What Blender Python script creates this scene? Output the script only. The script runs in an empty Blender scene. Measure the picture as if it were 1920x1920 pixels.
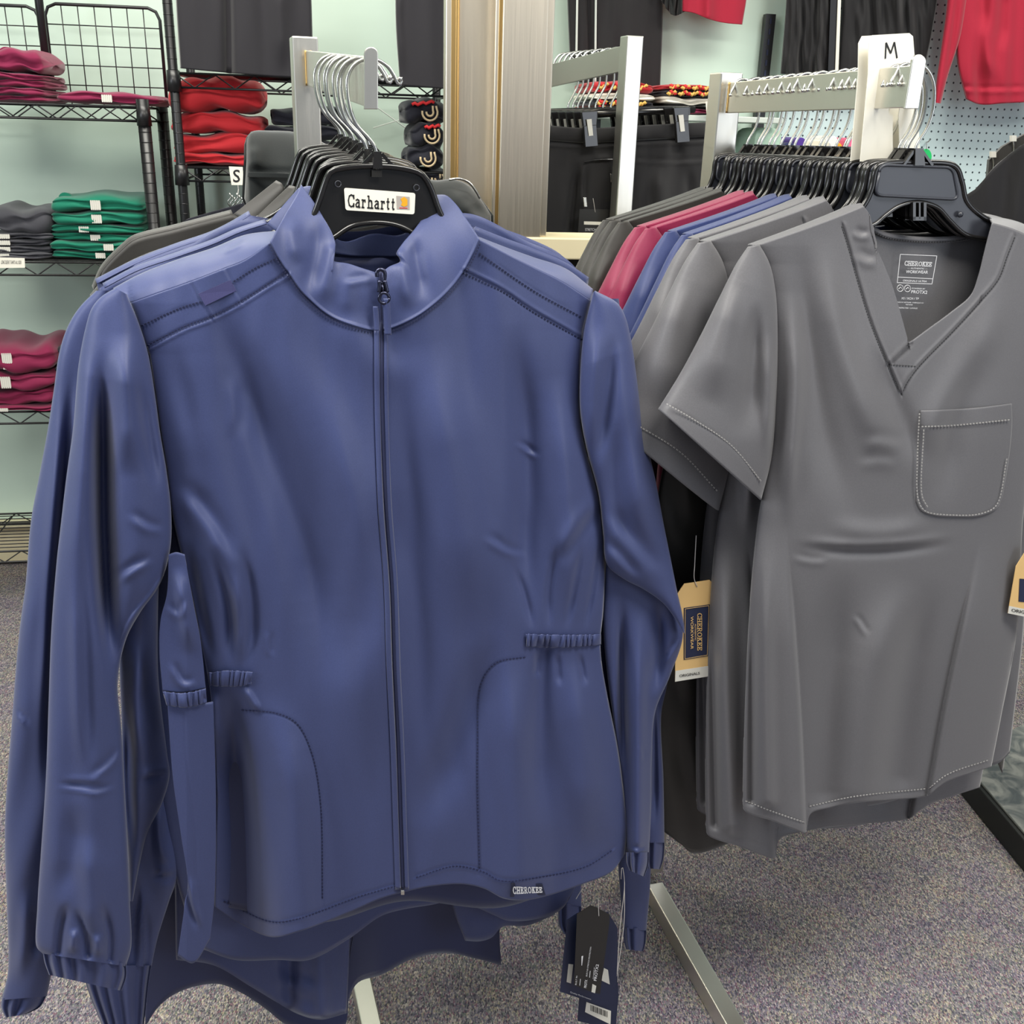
import bpy, math, random
import numpy as np
from mathutils import Vector, Matrix
random.seed(7)
RNG = np.random.RandomState(7)
SC = bpy.context.scene
COL = SC.collection
# ------------------------------------------------------------------ camera
CAM = np.array([0.0, 0.0, 1.42]); FPX = 1900.0
PITCH = math.radians(20.8); ROLL = 0.03
FWD = np.array([0, math.cos(PITCH), -math.sin(PITCH)])
U0 = np.array([0, math.sin(PITCH), math.cos(PITCH)]); R0 = np.array([1.0, 0, 0])
RGT = math.cos(ROLL) * R0 + math.sin(ROLL) * U0
UP = -math.sin(ROLL) * R0 + math.cos(ROLL) * U0
cd = bpy.data.cameras.new('camera'); cam = bpy.data.objects.new('camera', cd); COL.objects.link(cam)
cd.sensor_width = 36; cd.lens = 36 * FPX / 1920; cd.clip_start = 0.05
cam.matrix_world = Matrix(((RGT[0], UP[0], -FWD[0], CAM[0]), (RGT[1], UP[1], -FWD[1], CAM[1]), (RGT[2], UP[2], -FWD[2], CAM[2]), (0, 0, 0, 1)))
SC.camera = cam
# ------------------------------------------------------------------ light and exposure
SC.view_settings.view_transform = 'Standard'; SC.view_settings.look = 'None'
SC.view_settings.gamma = 1; SC.view_settings.exposure = 0.32; SC.view_settings.use_curve_mapping = False
w = bpy.data.worlds.new('world'); SC.world = w; w.use_nodes = True
w.node_tree.nodes['Background'].inputs[0].default_value = (0.80, 0.88, 1.0, 1)
w.node_tree.nodes['Background'].inputs[1].default_value = 0.20
def area(name, loc, target, sx, sy, power, col=(1, 1, 1)):
    l = bpy.data.lights.new(name, 'AREA'); l.shape = 'RECTANGLE'; l.size = sx; l.size_y = sy
    l.energy = power; l.color = col
    o = bpy.data.objects.new(name, l); COL.objects.link(o); o.location = loc
    d = Vector(target) - Vector(loc); o.rotation_euler = d.to_track_quat('-Z', 'Y').to_euler()
    return o
area('ceiling_lamp', (-0.9, 0.5, 2.75), (-0.9, 0.5, 0), 1.2, 0.6, 42, (1, 0.97, 0.9))
area('ceiling_lamp', (0.9, 0.4, 2.75), (0.9, 0.4, 0), 1.2, 0.6, 42, (1, 0.97, 0.9))
area('ceiling_lamp', (-0.8, 2.3, 2.75), (-0.8, 2.3, 0), 1.2, 0.6, 30, (1, 0.97, 0.88))
area('ceiling_lamp', (1.6, 2.4, 2.75), (1.6, 2.4, 0), 1.2, 0.6, 30, (1, 0.97, 0.88))
area('window_light', (-2.3, -0.2, 2.0), (0.3, 1.2, 1.0), 0.9, 0.9, 26, (0.9, 0.94, 1.0))
area('window_light', (2.8, -0.6, 1.5), (0.6, 1.4, 0.9), 1.2, 1.6, 18, (0.86, 0.92, 1.0))
# ------------------------------------------------------------------ pixel helpers
def ray(px, py):
    px = np.asarray(px, float)[..., None]; py = np.asarray(py, float)[..., None]
    return FWD + RGT * (px - 960) / FPX - UP * (py - 960) / FPX
def at(px, py, depth):
    return CAM + ray(px, py) * depth
def floor_at(px, py, z=0.0):
    d = ray(px, py); return CAM + d * (z - CAM[2]) / d[2]
class Plane:
    def __init__(s, p0, n): s.p0 = np.array(p0, float); s.n = np.array(n, float) / np.linalg.norm(n); s.u = np.array([-s.n[1], s.n[0], 0])
    def hit(s, px, py, w=0.0):
        d = ray(px, py); w = np.asarray(w, float)
        t = ((s.p0 - CAM) @ s.n + w) / (d @ s.n)
        return CAM + d * t[..., None]
    def off(s, k): return Plane(s.p0 + s.n * k, s.n)
    def loc(s, a, w, z):          # along, out, height (world z)
        p = s.p0 + s.u * a + s.n * w; return np.array([p[0], p[1], z])
    def az(s, px, py, w=0.0):
        p = s.hit(px, py, w); return float((p - s.p0) @ s.u), float(p[2])
TH = math.radians(18)
NRM = np.array([math.sin(TH), -math.cos(TH), 0])
# ------------------------------------------------------------------ object helpers
def meta(o, label=None, cat=None, group=None, kind=None):
    if label: o['label'] = label
    if cat: o['category'] = cat
    if group: o['group'] = group
    if kind: o['kind'] = kind
    return o
def thing(name, loc, label, cat, group=None):
    o = bpy.data.objects.new(name, None); COL.objects.link(o); o.location = [float(v) for v in loc]; o.empty_display_size = .05
    return meta(o, label, cat, group)
def world_loc(o):
    v = Vector((0, 0, 0))
    while o is not None: v = v + o.location; o = o.parent
    return np.array(v)
def mesh_obj(name, V, Fc, mat, parent=None, smooth=True, solid=0.0, origin=None):
    """V world-space vertices (n,3); faces list or (m,4) array. The object's origin sits at its parent or at 'origin'."""
    V = np.asarray(V, float).reshape(-1, 3)
    base = world_loc(parent) if parent is not None else (np.array(origin, float) if origin is not None else np.array([V[:, 0].mean(), V[:, 1].mean(), V[:, 2].min()]))
    L = V - base
    me = bpy.data.meshes.new(name)
    if isinstance(Fc, np.ndarray):
        n, k = Fc.shape
        me.vertices.add(len(L)); me.vertices.foreach_set('co', L.ravel())
        me.loops.add(n * k); me.loops.foreach_set('vertex_index', Fc.ravel().astype(np.int32))
        me.polygons.add(n); me.polygons.foreach_set('loop_start', (np.arange(n) * k).astype(np.int32))
        me.update(calc_edges=True)
    else:
        me.from_pydata(L.tolist(), [], Fc)
    me.validate()
    if smooth: me.polygons.foreach_set('use_smooth', np.ones(len(me.polygons), bool))
    me.materials.append(mat)
    o = bpy.data.objects.new(name, me); COL.objects.link(o)
    if parent is not None: o.parent = parent
    else: o.location = base.tolist()
    if solid:
        md = o.modifiers.new('cloth thickness', 'SOLIDIFY'); md.thickness = solid; md.offset = -1
    return o
class MB:
    """collects simple solids in world space"""
    def __init__(s): s.v = []; s.f = []
    def add(s, V, Fc):
        b = len(s.v); s.v += [list(map(float, p)) for p in V]; s.f += [[i + b for i in f] for f in Fc]
    def hexa(s, P):   # 8 corners: bottom 4 then top 4
        s.add(P, [(0, 3, 2, 1), (4, 5, 6, 7), (0, 1, 5, 4), (1, 2, 6, 5), (2, 3, 7, 6), (3, 0, 4, 7)])
    def obox(s, c, ax, ay, az_, hx, hy, hz):
        c, ax, ay, az_ = map(lambda q: np.array(q, float), (c, ax, ay, az_))
        P = [c + ax * i * hx + ay * j * hy + az_ * k * hz for k in (-1, 1) for i, j in ((-1, -1), (1, -1), (1, 1), (-1, 1))]
        s.hexa(P)
    def bar(s, a, b, ref, hw, hh):
        a = np.array(a, float); b = np.array(b, float); d = b - a; L = np.linalg.norm(d); d /= L
        x = np.cross(d, ref); x /= np.linalg.norm(x); y = np.cross(x, d)
        s.obox((a + b) / 2, x, y, d, hw, hh, L / 2)
    def tube(s, pts, r, n=8, cap=True, closed=False):
        P = np.array(pts, float); m = len(P); rr = np.ones(m) * r
        T = np.gradient(P, axis=0); T /= np.linalg.norm(T, axis=1)[:, None] + 1e-12
        up = np.array([0, 0, 1.0]);
        if abs(T[0] @ up) > .9: up = np.array([1.0, 0, 0])
        nx = np.cross(T[0], up); nx /= np.linalg.norm(nx); V = []
        for i in range(m):
            nx = nx - T[i] * (nx @ T[i]); nx /= np.linalg.norm(nx); ny = np.cross(T[i], nx)
            for k in range(n):
                a = 2 * math.pi * k / n; V.append(P[i] + (nx * math.cos(a) + ny * math.sin(a)) * rr[i])
        Fc = [(i * n + k, i * n + (k + 1) % n, (i + 1) * n + (k + 1) % n, (i + 1) * n + k) for i in range(m - 1) for k in range(n)]
        if cap: Fc += [tuple(range(n - 1, -1, -1)), tuple((m - 1) * n + k for k in range(n))]
        s.add(V, Fc)
    def build(s, name, mat, parent=None, smooth=False, bevel=0.0, origin=None):
        o = mesh_obj(name, s.v, s.f, mat, parent, smooth, origin=origin)
        if bevel:
            b = o.modifiers.new('edge', 'BEVEL'); b.width = bevel; b.segments = 2; b.limit_method = 'ANGLE'
        return o
def curve(pts, n):
    """centripetal-ish Catmull-Rom resampled evenly"""
    P = np.array(pts, float)
    if len(P) == 2:
        t = np.linspace(0, 1, n)[:, None]; return P[0] * (1 - t) + P[1] * t
    Q = np.vstack([2 * P[0] - P[1], P, 2 * P[-1] - P[-2]]); out = []
    for i in range(1, len(Q) - 2):
        p0, p1, p2, p3 = Q[i - 1:i + 3]
        t0 = 0; t1 = t0 + max(np.linalg.norm(p1 - p0) ** .5, 1e-6); t2 = t1 + max(np.linalg.norm(p2 - p1) ** .5, 1e-6); t3 = t2 + max(np.linalg.norm(p3 - p2) ** .5, 1e-6)
        t = np.linspace(t1, t2, 24, endpoint=False)[:, None]
        A1 = (t1 - t) / (t1 - t0) * p0 + (t - t0) / (t1 - t0) * p1; A2 = (t2 - t) / (t2 - t1) * p1 + (t - t1) / (t2 - t1) * p2; A3 = (t3 - t) / (t3 - t2) * p2 + (t - t2) / (t3 - t2) * p3
        B1 = (t2 - t) / (t2 - t0) * A1 + (t - t0) / (t2 - t0) * A2; B2 = (t3 - t) / (t3 - t1) * A2 + (t - t1) / (t3 - t1) * A3
        out.append((t2 - t) / (t2 - t1) * B1 + (t - t1) / (t2 - t1) * B2)
    out = np.vstack(out + [P[-1:]]); L = np.r_[0, np.cumsum(np.linalg.norm(np.diff(out, axis=0), axis=1))]
    s = np.linspace(0, L[-1], n)
    return np.stack([np.interp(s, L, out[:, k]) for k in range(P.shape[1])], 1)
def curve_x(pts, n, ky=.2):
    C = curve(pts, 1500); d = np.diff(C, axis=0); L = np.r_[0, np.cumsum(np.sqrt(d[:, 0] ** 2 + (ky * d[:, 1]) ** 2))]
    s = np.linspace(0, L[-1], n); return np.stack([np.interp(s, L, C[:, k]) for k in (0, 1)], 1)
def coons(top, bot, left, right, nx, ny):
    T = curve(top, nx); B = curve(bot, nx); L = curve(left, ny); R = curve(right, ny)
    s = np.linspace(0, 1, nx)[None, :, None]; t = np.linspace(0, 1, ny)[:, None, None]
    S = (1 - t) * T[None] + t * B[None] + (1 - s) * L[:, None] + s * R[:, None] \
        - ((1 - s) * (1 - t) * T[0] + s * (1 - t) * T[-1] + (1 - s) * t * B[0] + s * t * B[-1])
    return S[..., 0], S[..., 1], np.broadcast_to(s[..., 0], S.shape[:2]), np.broadcast_to(t[..., 0], S.shape[:2])
def folds(px, py, L):
    out = np.zeros_like(px)
    for f in L:
        kind, pts, wd, amp = f[:4]; fade = f[4] if len(f) > 4 else 'both'
        P = curve(pts, max(8, 4 * len(pts))) if len(pts) > 2 else np.array(pts, float)
        if not isinstance(wd, tuple): wd = (wd, wd)
        m = max(wd) * 4 + 4
        if kind == 'k': m = max(wd) * 22
        box = (px > P[:, 0].min() - m) & (px < P[:, 0].max() + m) & (py > P[:, 1].min() - m) & (py < P[:, 1].max() + m)
        if not box.any(): continue
        x = px[box]; y = py[box]; best = np.full(x.shape, 1e9); g = np.zeros_like(x); sg = np.ones_like(x); n = len(P) - 1
        for i in range(n):
            a = P[i]; b = P[i + 1]; d = b - a; q = d @ d + 1e-9
            t = np.clip(((x - a[0]) * d[0] + (y - a[1]) * d[1]) / q, 0, 1)
            dx = x - a[0] - t * d[0]; dy = y - a[1] - t * d[1]; r = dx * dx + dy * dy
            u = r < best; best = np.where(u, r, best); g = np.where(u, (i + t) / n, g)
            sg = np.where(u, np.sign(d[0] * (y - a[1]) - d[1] * (x - a[0])), sg)
        dd = np.sqrt(best); W = wd[0] + (wd[1] - wd[0]) * g; sd = dd * sg
        ss = lambda q: np.clip(q, 0, 1) ** 2 * (3 - 2 * np.clip(q, 0, 1))
        if fade == 'both': A = ss(g / .35) * ss((1 - g) / .35)
        elif fade == 'in': A = ss(g * 2.5)
        elif fade == 'out': A = ss((1 - g) * 2.5)
        else: A = 1.0
        if kind == 'r': v = np.exp(-(dd / W) ** 2)
        elif kind == 'c': v = sd / W * np.exp(-.5 * (sd / W) ** 2) * 1.65
        elif kind == 'k': v = np.where(sd > 0, 1, 0) * np.tanh(dd / W) * np.exp(-(dd / (9 * W)) ** 2)
        elif kind == 'v': v = np.exp(-(dd / W))
        out[box] += amp * A * v * (1.55 if kind == 'r' else 1.25 if kind == 'c' and fade == 'both' else 1)
    return out
def soft(px, py, seed, scale=220, amp=.003, n=7, vert=2.0):
    r = np.random.RandomState(seed); o = np.zeros_like(px)
    for i in range(n):
        k = 2 * np.pi / (scale * r.uniform(.5, 1.8)); th = r.normal(0, .45)
        u = (px * math.cos(th) + py / vert * math.sin(th)) * k + 1.2 * np.sin(py / (scale * 1.3) + r.uniform(0, 6))
        o += np.sin(u + r.uniform(0, 6.28)) * r.uniform(.4, 1)
    return o * amp / 2
def grid_faces(ny, nx, wrap=False):
    i = np.arange(ny - 1)[:, None]; c = nx if wrap else nx - 1; j = np.arange(c)[None]; j2 = (j + 1) % nx
    return np.stack([i * nx + j, (i + 1) * nx + j, (i + 1) * nx + j2, i * nx + j2], -1).reshape(-1, 4)
def sheet(name, parent, plane, top, bot, left, right, nx, ny, w0, bulge, fl, mat, solid=.0012, sd=None, samp=.003, sscale=220, edge=.35):
    X, Y, s, t = coons(top, bot, left, right, nx, ny)
    W = w0 + bulge * (np.clip(4 * s * (1 - s), 0, 1) ** edge) + folds(X, Y, fl)
    if sd is not None: W = W + soft(X, Y, sd, sscale, samp) * np.clip(8 * s * (1 - s), 0, 1)
    return mesh_obj(name, plane.hit(X, Y, W), grid_faces(ny, nx), mat, parent, solid=solid)
def sleeve(name, parent, plane, L, R, n, w0, T, fl, mat, nseg=72, sd=None, samp=.002, back=.6, taper=.05, ruff=None, solid=0, sscale=120):
    A = curve(L, n); B = curve(R, n); ph = np.linspace(0, 2 * np.pi, nseg, endpoint=False)[None]
    M = (A + B) / 2; H = (B - A) / 2; t = np.linspace(0, 1, n)[:, None]
    c = np.cos(ph); q = np.sin(ph)
    X = M[:, :1] + H[:, :1] * c; Y = M[:, 1:] + H[:, 1:] * c
    Tt = (np.interp(t[:, 0], np.linspace(0, 1, len(T)), T)[:, None] if isinstance(T, (list, tuple)) else T)
    fr = np.clip(q, 0, 1) ** .35
    FL = folds(X, Y, fl)
    W = w0 + Tt * np.where(q > 0, np.abs(q) ** .8, -back * np.abs(q) ** .8) + np.where(q > 0, FL * fr, np.minimum(FL, 0) * np.clip(-q, 0, 1) ** .35)
    if sd is not None: W = W + soft(X, Y, sd, sscale, samp) * fr
    if ruff: W = W + ruff[1] * np.sin(ph * ruff[0] + 1.3 * np.sin(3 * ph)) * (q > -.3) * (1 if len(ruff) < 3 else ruff[2](t))
    return mesh_obj(name, plane.hit(X, Y, W), grid_faces(n, nseg, True), mat, parent, solid=solid)
def surf_w(fn, X, Y): return fn(X, Y)
def stitches(name, parent, plane, lines, wfun, mat, step=6.0, dash=.6, r=.0007):
    mb = MB()
    for pts in lines:
        P = curve(pts, 400); L = np.r_[0, np.cumsum(np.linalg.norm(np.diff(P, axis=0), axis=1))]
        k = 0.0
        while k + step * dash < L[-1]:
            q = np.array([[np.interp(k + e * step * dash, L, P[:, 0]), np.interp(k + e * step * dash, L, P[:, 1])] for e in (0, 1)])
            W = wfun(q[:, 0], q[:, 1]) if callable(wfun) else wfun
            v = plane.hit(q[:, 0], q[:, 1], W); mb.bar(v[0], v[1], NRM, r, r * .7); k += step
    o = mb.build(name, mat, parent); o['kind'] = 'stuff'; return o
# ------------------------------------------------------------------ materials
def lin(c): return tuple((v / 12.92 if v <= .04045 else ((v + .055) / 1.055) ** 2.4) for v in [x / 255 for x in c])
def base_mat(name, col, rough=.5, metal=0, spec=.5, sheen=0, coat=0):
    m = bpy.data.materials.new(name); m.use_nodes = True; b = m.node_tree.nodes['Principled BSDF']
    b.inputs['Base Color'].default_value = (*col, 1); b.inputs['Roughness'].default_value = rough
    b.inputs['Metallic'].default_value = metal; b.inputs['Specular IOR Level'].default_value = spec
    b.inputs['Sheen Weight'].default_value = sheen; b.inputs['Sheen Roughness'].default_value = .4
    b.inputs['Coat Weight'].default_value = coat
    return m, m.node_tree, b
def cloth(name, rgb, rough=.5, sheen=.25, spec=.4, weave=1800, bump=.16, mottle=.16, sheencol=None):
    c = lin(rgb); m, nt, b = base_mat(name, c, rough, 0, spec, sheen)
    if sheencol: b.inputs['Sheen Tint'].default_value = (*lin(sheencol), 1)
    N = nt.nodes; tc = N.new('ShaderNodeTexCoord')
    no = N.new('ShaderNodeTexNoise'); no.inputs['Scale'].default_value = weave; no.inputs['Detail'].default_value = 1
    nt.links.new(tc.outputs['Object'], no.inputs['Vector'])
    bp = N.new('ShaderNodeBump'); bp.inputs['Strength'].default_value = bump; bp.inputs['Distance'].default_value = .0006
    nt.links.new(no.outputs['Fac'], bp.inputs['Height']); nt.links.new(bp.outputs['Normal'], b.inputs['Normal'])
    n2 = N.new('ShaderNodeTexNoise'); n2.inputs['Scale'].default_value = 700; n2.inputs['Detail'].default_value = 3
    nt.links.new(tc.outputs['Object'], n2.inputs['Vector'])
    mx = N.new('ShaderNodeMix'); mx.data_type = 'RGBA'
    mx.inputs[6].default_value = (*[v * (1 - mottle) for v in c], 1); mx.inputs[7].default_value = (*[min(1, v * (1 + mottle)) for v in c], 1)
    nt.links.new(n2.outputs['Fac'], mx.inputs[0]); nt.links.new(mx.outputs[2], b.inputs['Base Color'])
    return m
def metal(name, rgb, rough=.3, brush=0):
    m, nt, b = base_mat(name, lin(rgb), rough, 1)
    if brush:
        N = nt.nodes; tc = N.new('ShaderNodeTexCoord'); mp = N.new('ShaderNodeMapping'); mp.inputs['Scale'].default_value = (400, 400, 6)
        no = N.new('ShaderNodeTexNoise'); no.inputs['Scale'].default_value = 1; no.inputs['Detail'].default_value = 3
        nt.links.new(tc.outputs['Object'], mp.inputs[0]); nt.links.new(mp.outputs[0], no.inputs['Vector'])
        r = N.new('ShaderNodeMapRange'); r.inputs[3].default_value = rough - .03; r.inputs[4].default_value = rough + .07
        nt.links.new(no.outputs['Fac'], r.inputs[0]); nt.links.new(r.outputs[0], b.inputs['Roughness'])
        bp = N.new('ShaderNodeBump'); bp.inputs['Strength'].default_value = .012; nt.links.new(no.outputs['Fac'], bp.inputs['Height']); nt.links.new(bp.outputs['Normal'], b.inputs['Normal'])
    return m
def plastic(name, rgb, rough=.35, spec=.5): return base_mat(name, lin(rgb), rough, 0, spec)[0]
M = dict(
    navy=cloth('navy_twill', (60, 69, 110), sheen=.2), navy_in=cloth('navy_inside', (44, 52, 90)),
    navy_thread=plastic('navy_thread', (26, 32, 66), .7), navy_light=plastic('navy_thread_light', (112, 124, 170), .7),
    grey=cloth('pewter_twill', (98, 97, 100)), grey_thread=plastic('grey_thread', (150, 148, 146), .7), grey_dark=plastic('dark_thread', (60, 60, 62), .7),
    char=cloth('charcoal_twill', (48, 46, 43)), black=cloth('black_twill', (44, 42, 42)), wine=cloth('wine_twill', (134, 32, 68)),
    blue=cloth('royal_twill', (48, 60, 106)), satin=cloth('satin_patch', (62, 62, 100), rough=.3),
    fleece=cloth('black_fleece', (27, 31, 31), rough=.9, weave=900, bump=.4), pants=cloth('black_knit', (32, 31, 33), rough=.8),
    display=cloth('dark_display', (38, 36, 41), rough=.8), red=cloth('red_knit', (180, 34, 42), rough=.85), pink=cloth('red_fleece', (168, 32, 56), rough=.85),
    plum=cloth('plum_knit', (118, 20, 60), rough=.85), green=cloth('green_knit', (10, 110, 86), rough=.85), gcloth=cloth('grey_knit', (60, 60, 66), rough=.85),
    midnight=cloth('midnight_knit', (24, 25, 36), rough=.85),
    steel=metal('brushed_steel', (222, 219, 210), .34, 1), chrome=metal('chrome_wire', (206, 206, 200), .24), gun=metal('black_zip_metal', (70, 72, 90), .3),
    alu=metal('aluminium', (228, 218, 200), .36, 1), brass=metal('worn_brass_edge', (205, 170, 110), .35, 1),
    hanger=plastic('black_hanger_plastic', (27, 26, 26), .2, .6), hanger_grey=plastic('matte_hanger_plastic', (50, 52, 59), .34), wire=plastic('black_wire', (24, 24, 26), .35),
    white=plastic('white_card', (238, 234, 220), .45), ink=plastic('black_ink', (20, 20, 24), .6), cream=plastic('cream_paint', (226, 214, 178), .4),
    tan=plastic('tan_card', (222, 184, 122), .5), navycard=plastic('navy_card', (30, 38, 66), .45), blackcard=plastic('black_card', (34, 33, 32), .45),
    print=plastic('pale_print', (226, 226, 228), .6), thread=plastic('nylon_thread', (205, 200, 195), .4), orange=plastic('orange_print', (232, 166, 30), .5), silver=plastic('silver_print', (176, 168, 160), .4),
    redp=plastic('red_print', (214, 40, 44), .6), yellow=plastic('yellow_print', (226, 180, 90), .6), creamp=plastic('cream_print', (196, 176, 140), .6), stick=plastic('size_sticker', (214, 212, 202), .35), pale=plastic('pale_grid', (206, 214, 206), .4),
)
# carpet
def carpet():
    m, nt, b = base_mat('flecked_carpet', (.2, .2, .2), .95, 0, .1); N = nt.nodes; tc = N.new('ShaderNodeTexCoord')
    mp = N.new('ShaderNodeMapping'); mp.inputs['Scale'].default_value = (1, .5, 1); mp.inputs['Rotation'].default_value = (0, 0, .5)
    nt.links.new(tc.outputs['Object'], mp.inputs[0])
    v = N.new('ShaderNodeTexVoronoi'); v.inputs['Scale'].default_value = 480; nt.links.new(mp.outputs[0], v.inputs['Vector'])
    sp = N.new('ShaderNodeSeparateColor'); nt.links.new(v.outputs['Color'], sp.inputs[0])
    r = N.new('ShaderNodeValToRGB'); e = r.color_ramp.elements; r.color_ramp.interpolation = 'CONSTANT'
    cols = [(0, (92, 90, 98)), (.16, (134, 130, 134)), (.34, (166, 160, 158)), (.46, (112, 112, 122)), (.56, (138, 112, 122)), (.66, (122, 130, 122)), (.76, (172, 164, 146)), (.86, (150, 144, 148)), (.94, (196, 188, 178))]
    e[0].position = 0; e[0].color = (*lin(cols[0][1]), 1); e[1].position = cols[1][0]; e[1].color = (*lin(cols[1][1]), 1)
    for p, c in cols[2:]: k = e.new(p); k.color = (*lin(c), 1)
    nt.links.new(sp.outputs[0], r.inputs[0])
    n = N.new('ShaderNodeTexNoise'); n.inputs['Scale'].default_value = 14; n.inputs['Detail'].default_value = 3; nt.links.new(tc.outputs['Object'], n.inputs['Vector'])
    r2 = N.new('ShaderNodeValToRGB'); e = r2.color_ramp.elements; e[0].position = .35; e[0].color = (*lin((186, 176, 196)), 1); e[1].position = .65; e[1].color = (*lin((214, 206, 196)), 1); k = e.new(.5); k.color = (*lin((194, 192, 194)), 1)
    nt.links.new(n.outputs['Fac'], r2.inputs[0])
    mx = N.new('ShaderNodeMix'); mx.data_type = 'RGBA'; mx.blend_type = 'OVERLAY'; mx.inputs[0].default_value = .55
    nt.links.new(r.outputs[0], mx.inputs[6]); nt.links.new(r2.outputs[0], mx.inputs[7]); nt.links.new(mx.outputs[2], b.inputs['Base Color'])
    bp = N.new('ShaderNodeBump'); bp.inputs['Strength'].default_value = .9; bp.inputs['Distance'].default_value = .004; bp.invert = True
    nt.links.new(v.outputs['Distance'], bp.inputs['Height']); nt.links.new(bp.outputs['Normal'], b.inputs['Normal'])
    return m
M['carpet'] = carpet()
def paint(name, rgb):
    m, nt, b = base_mat(name, lin(rgb), .6, 0, .3); N = nt.nodes; n = N.new('ShaderNodeTexNoise'); n.inputs['Scale'].default_value = 180
    bp = N.new('ShaderNodeBump'); bp.inputs['Strength'].default_value = .08; nt.links.new(n.outputs['Fac'], bp.inputs['Height']); nt.links.new(bp.outputs['Normal'], b.inputs['Normal'])
    return m
M['mint'] = paint('mint_wall_paint', (204, 224, 210)); M['ceil'] = paint('white_ceiling', (230, 230, 225))
def pegboard():
    m, nt, b = base_mat('pegboard', lin((200, 220, 220)), .5, 0, .4); N = nt.nodes; tc = N.new('ShaderNodeTexCoord')
    mp = N.new('ShaderNodeMapping'); mp.inputs['Scale'].default_value = (1 / .0254,) * 3; nt.links.new(tc.outputs['Object'], mp.inputs[0])
    fr = N.new('ShaderNodeVectorMath'); fr.operation = 'FRACTION'; nt.links.new(mp.outputs[0], fr.inputs[0])
    su = N.new('ShaderNodeVectorMath'); su.operation = 'SUBTRACT'; su.inputs[1].default_value = (.5, .5, .5); nt.links.new(fr.outputs[0], su.inputs[0])
    ml = N.new('ShaderNodeVectorMath'); ml.operation = 'MULTIPLY'; ml.inputs[1].default_value = (1, 0, 1); nt.links.new(su.outputs[0], ml.inputs[0])
    ln = N.new('ShaderNodeVectorMath'); ln.operation = 'LENGTH'; nt.links.new(ml.outputs[0], ln.inputs[0])
    c = N.new('ShaderNodeMath'); c.operation = 'LESS_THAN'; c.inputs[1].default_value = .13; nt.links.new(ln.outputs['Value'], c.inputs[0])
    mx = N.new('ShaderNodeMix'); mx.data_type = 'RGBA'; mx.inputs[6].default_value = (*lin((206, 226, 228)), 1); mx.inputs[7].default_value = (*lin((60, 72, 78)), 1)
    nt.links.new(c.outputs[0], mx.inputs[0]); nt.links.new(mx.outputs[2], b.inputs['Base Color'])
    return m
M['peg'] = pegboard()
# ================================================================== SETTING
YW = math.radians(10)
WALL = Plane(floor_at(30, 1050), (math.sin(YW), -math.cos(YW), 0))
def struct(o): o['kind'] = 'structure'; return o
def slab(name, P0, P1, P2, thick, mat):     # P0 origin, P1 and P2 edge ends; thickness away along the normal
    P0, P1, P2 = map(lambda q: np.array(q, float), (P0, P1, P2)); a = P1 - P0; b = P2 - P0; n = np.cross(a, b); n = n / np.linalg.norm(n) * thick
    mb = MB(); mb.hexa([P0 - n, P1 - n, P1 + b - n, P2 - n, P0, P1, P1 + b, P2]); return struct(mb.build(name, mat))
slab('floor', (-4.5, -1.5, 0), (5.5, -1.5, 0), (-4.5, 6, 0), .05, M['carpet'])
A = WALL.loc(-2.6, 0, 0); B_ = WALL.loc(6.5, 0, 0)
slab('wall_back', A, B_, A + np.array([0, 0, 2.8]), .1, M['mint'])
L0 = WALL.loc(-2.6, 0, 0)
slab('wall_left', (L0[0], -1.5, 0), L0, (L0[0], -1.5, 2.8), .1, M['mint'])
slab('ceiling', (-4.5, -1.5, 2.8), (-4.5, 6, 2.8), (5.5, -1.5, 2.8), .05, M['ceil'])
# baseboard heater cover along the back wall
mb = MB(); a0, a1 = -1.2, 1.2
c = WALL.loc(0, .025, .075); mb.obox(c, WALL.u, WALL.n, (0, 0, 1), 1.3, .02, .065)
c = WALL.loc(0, .035, .145); mb.obox(c, WALL.u, WALL.n, (0, 0, 1), 1.3, .035, .006)
struct(mb.build('baseboard_back', M['cream'], bevel=.004))
# aluminium mullions and the sill of the opening between the rooms
def vprism(name, rects, z0, z1, mat, parent=None, bevel=.002):
    mb = MB()
    for (c, hx, hy) in rects: mb.obox((c[0], c[1], (z0 + z1) / 2), FR.u, FR.n, (0, 0, 1), hx, hy, (z1 - z0) / 2)
    return mb.build(name, mat, parent, bevel=bevel)
FR = Plane(at(975, 300, 1.90), (math.sin(math.radians(8)), -math.cos(math.radians(8)), 0))
def fpt(px, py, w=0): return FR.hit(px, py, w)
ZS = float(fpt(1050, 446, .055)[2])            # top of the sill
c0 = fpt(968, 400); post = vprism('trim_1', [(c0, .040, .05)], .02, 2.8, M['alu']); struct(post)
post['label'] = 'brushed aluminium mullion post between the two rooms'
# thin glazing beads on both sides of the mullion
for k, (px, hw) in enumerate(((1003, .005), (1014, .007), (932, .009), (922, .004))):
    c = fpt(px, 400, .012 if k < 2 else .01); o = vprism('glazing_bead', [(c, hw, .03)], ZS - (.0 if k < 2 else .0), 2.8, M['alu'] if k != 2 else M['brass'], None)
    o.parent = post; o.location = Vector(o.location) - post.location
st = vprism('trim_2', [(fpt(886, 400, -.06), .032, .02)], ZS, 2.8, M['alu']); struct(st)
for px, hw, mt in ((846, .006, 'brass'), (838, .006, 'alu'), (852, .0035, 'brass'), (916, .003, 'alu')):
    o = vprism('glazing_bead', [(fpt(px, 400, -.05), hw, .03)], ZS, 2.8, M[mt]); o.parent = st; o.location = Vector(o.location) - st.location
mb = MB(); a = fpt(836, 446, -.0); b = fpt(1420, 446, 0); d = (b - a); L = abs(d @ FR.u)
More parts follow.
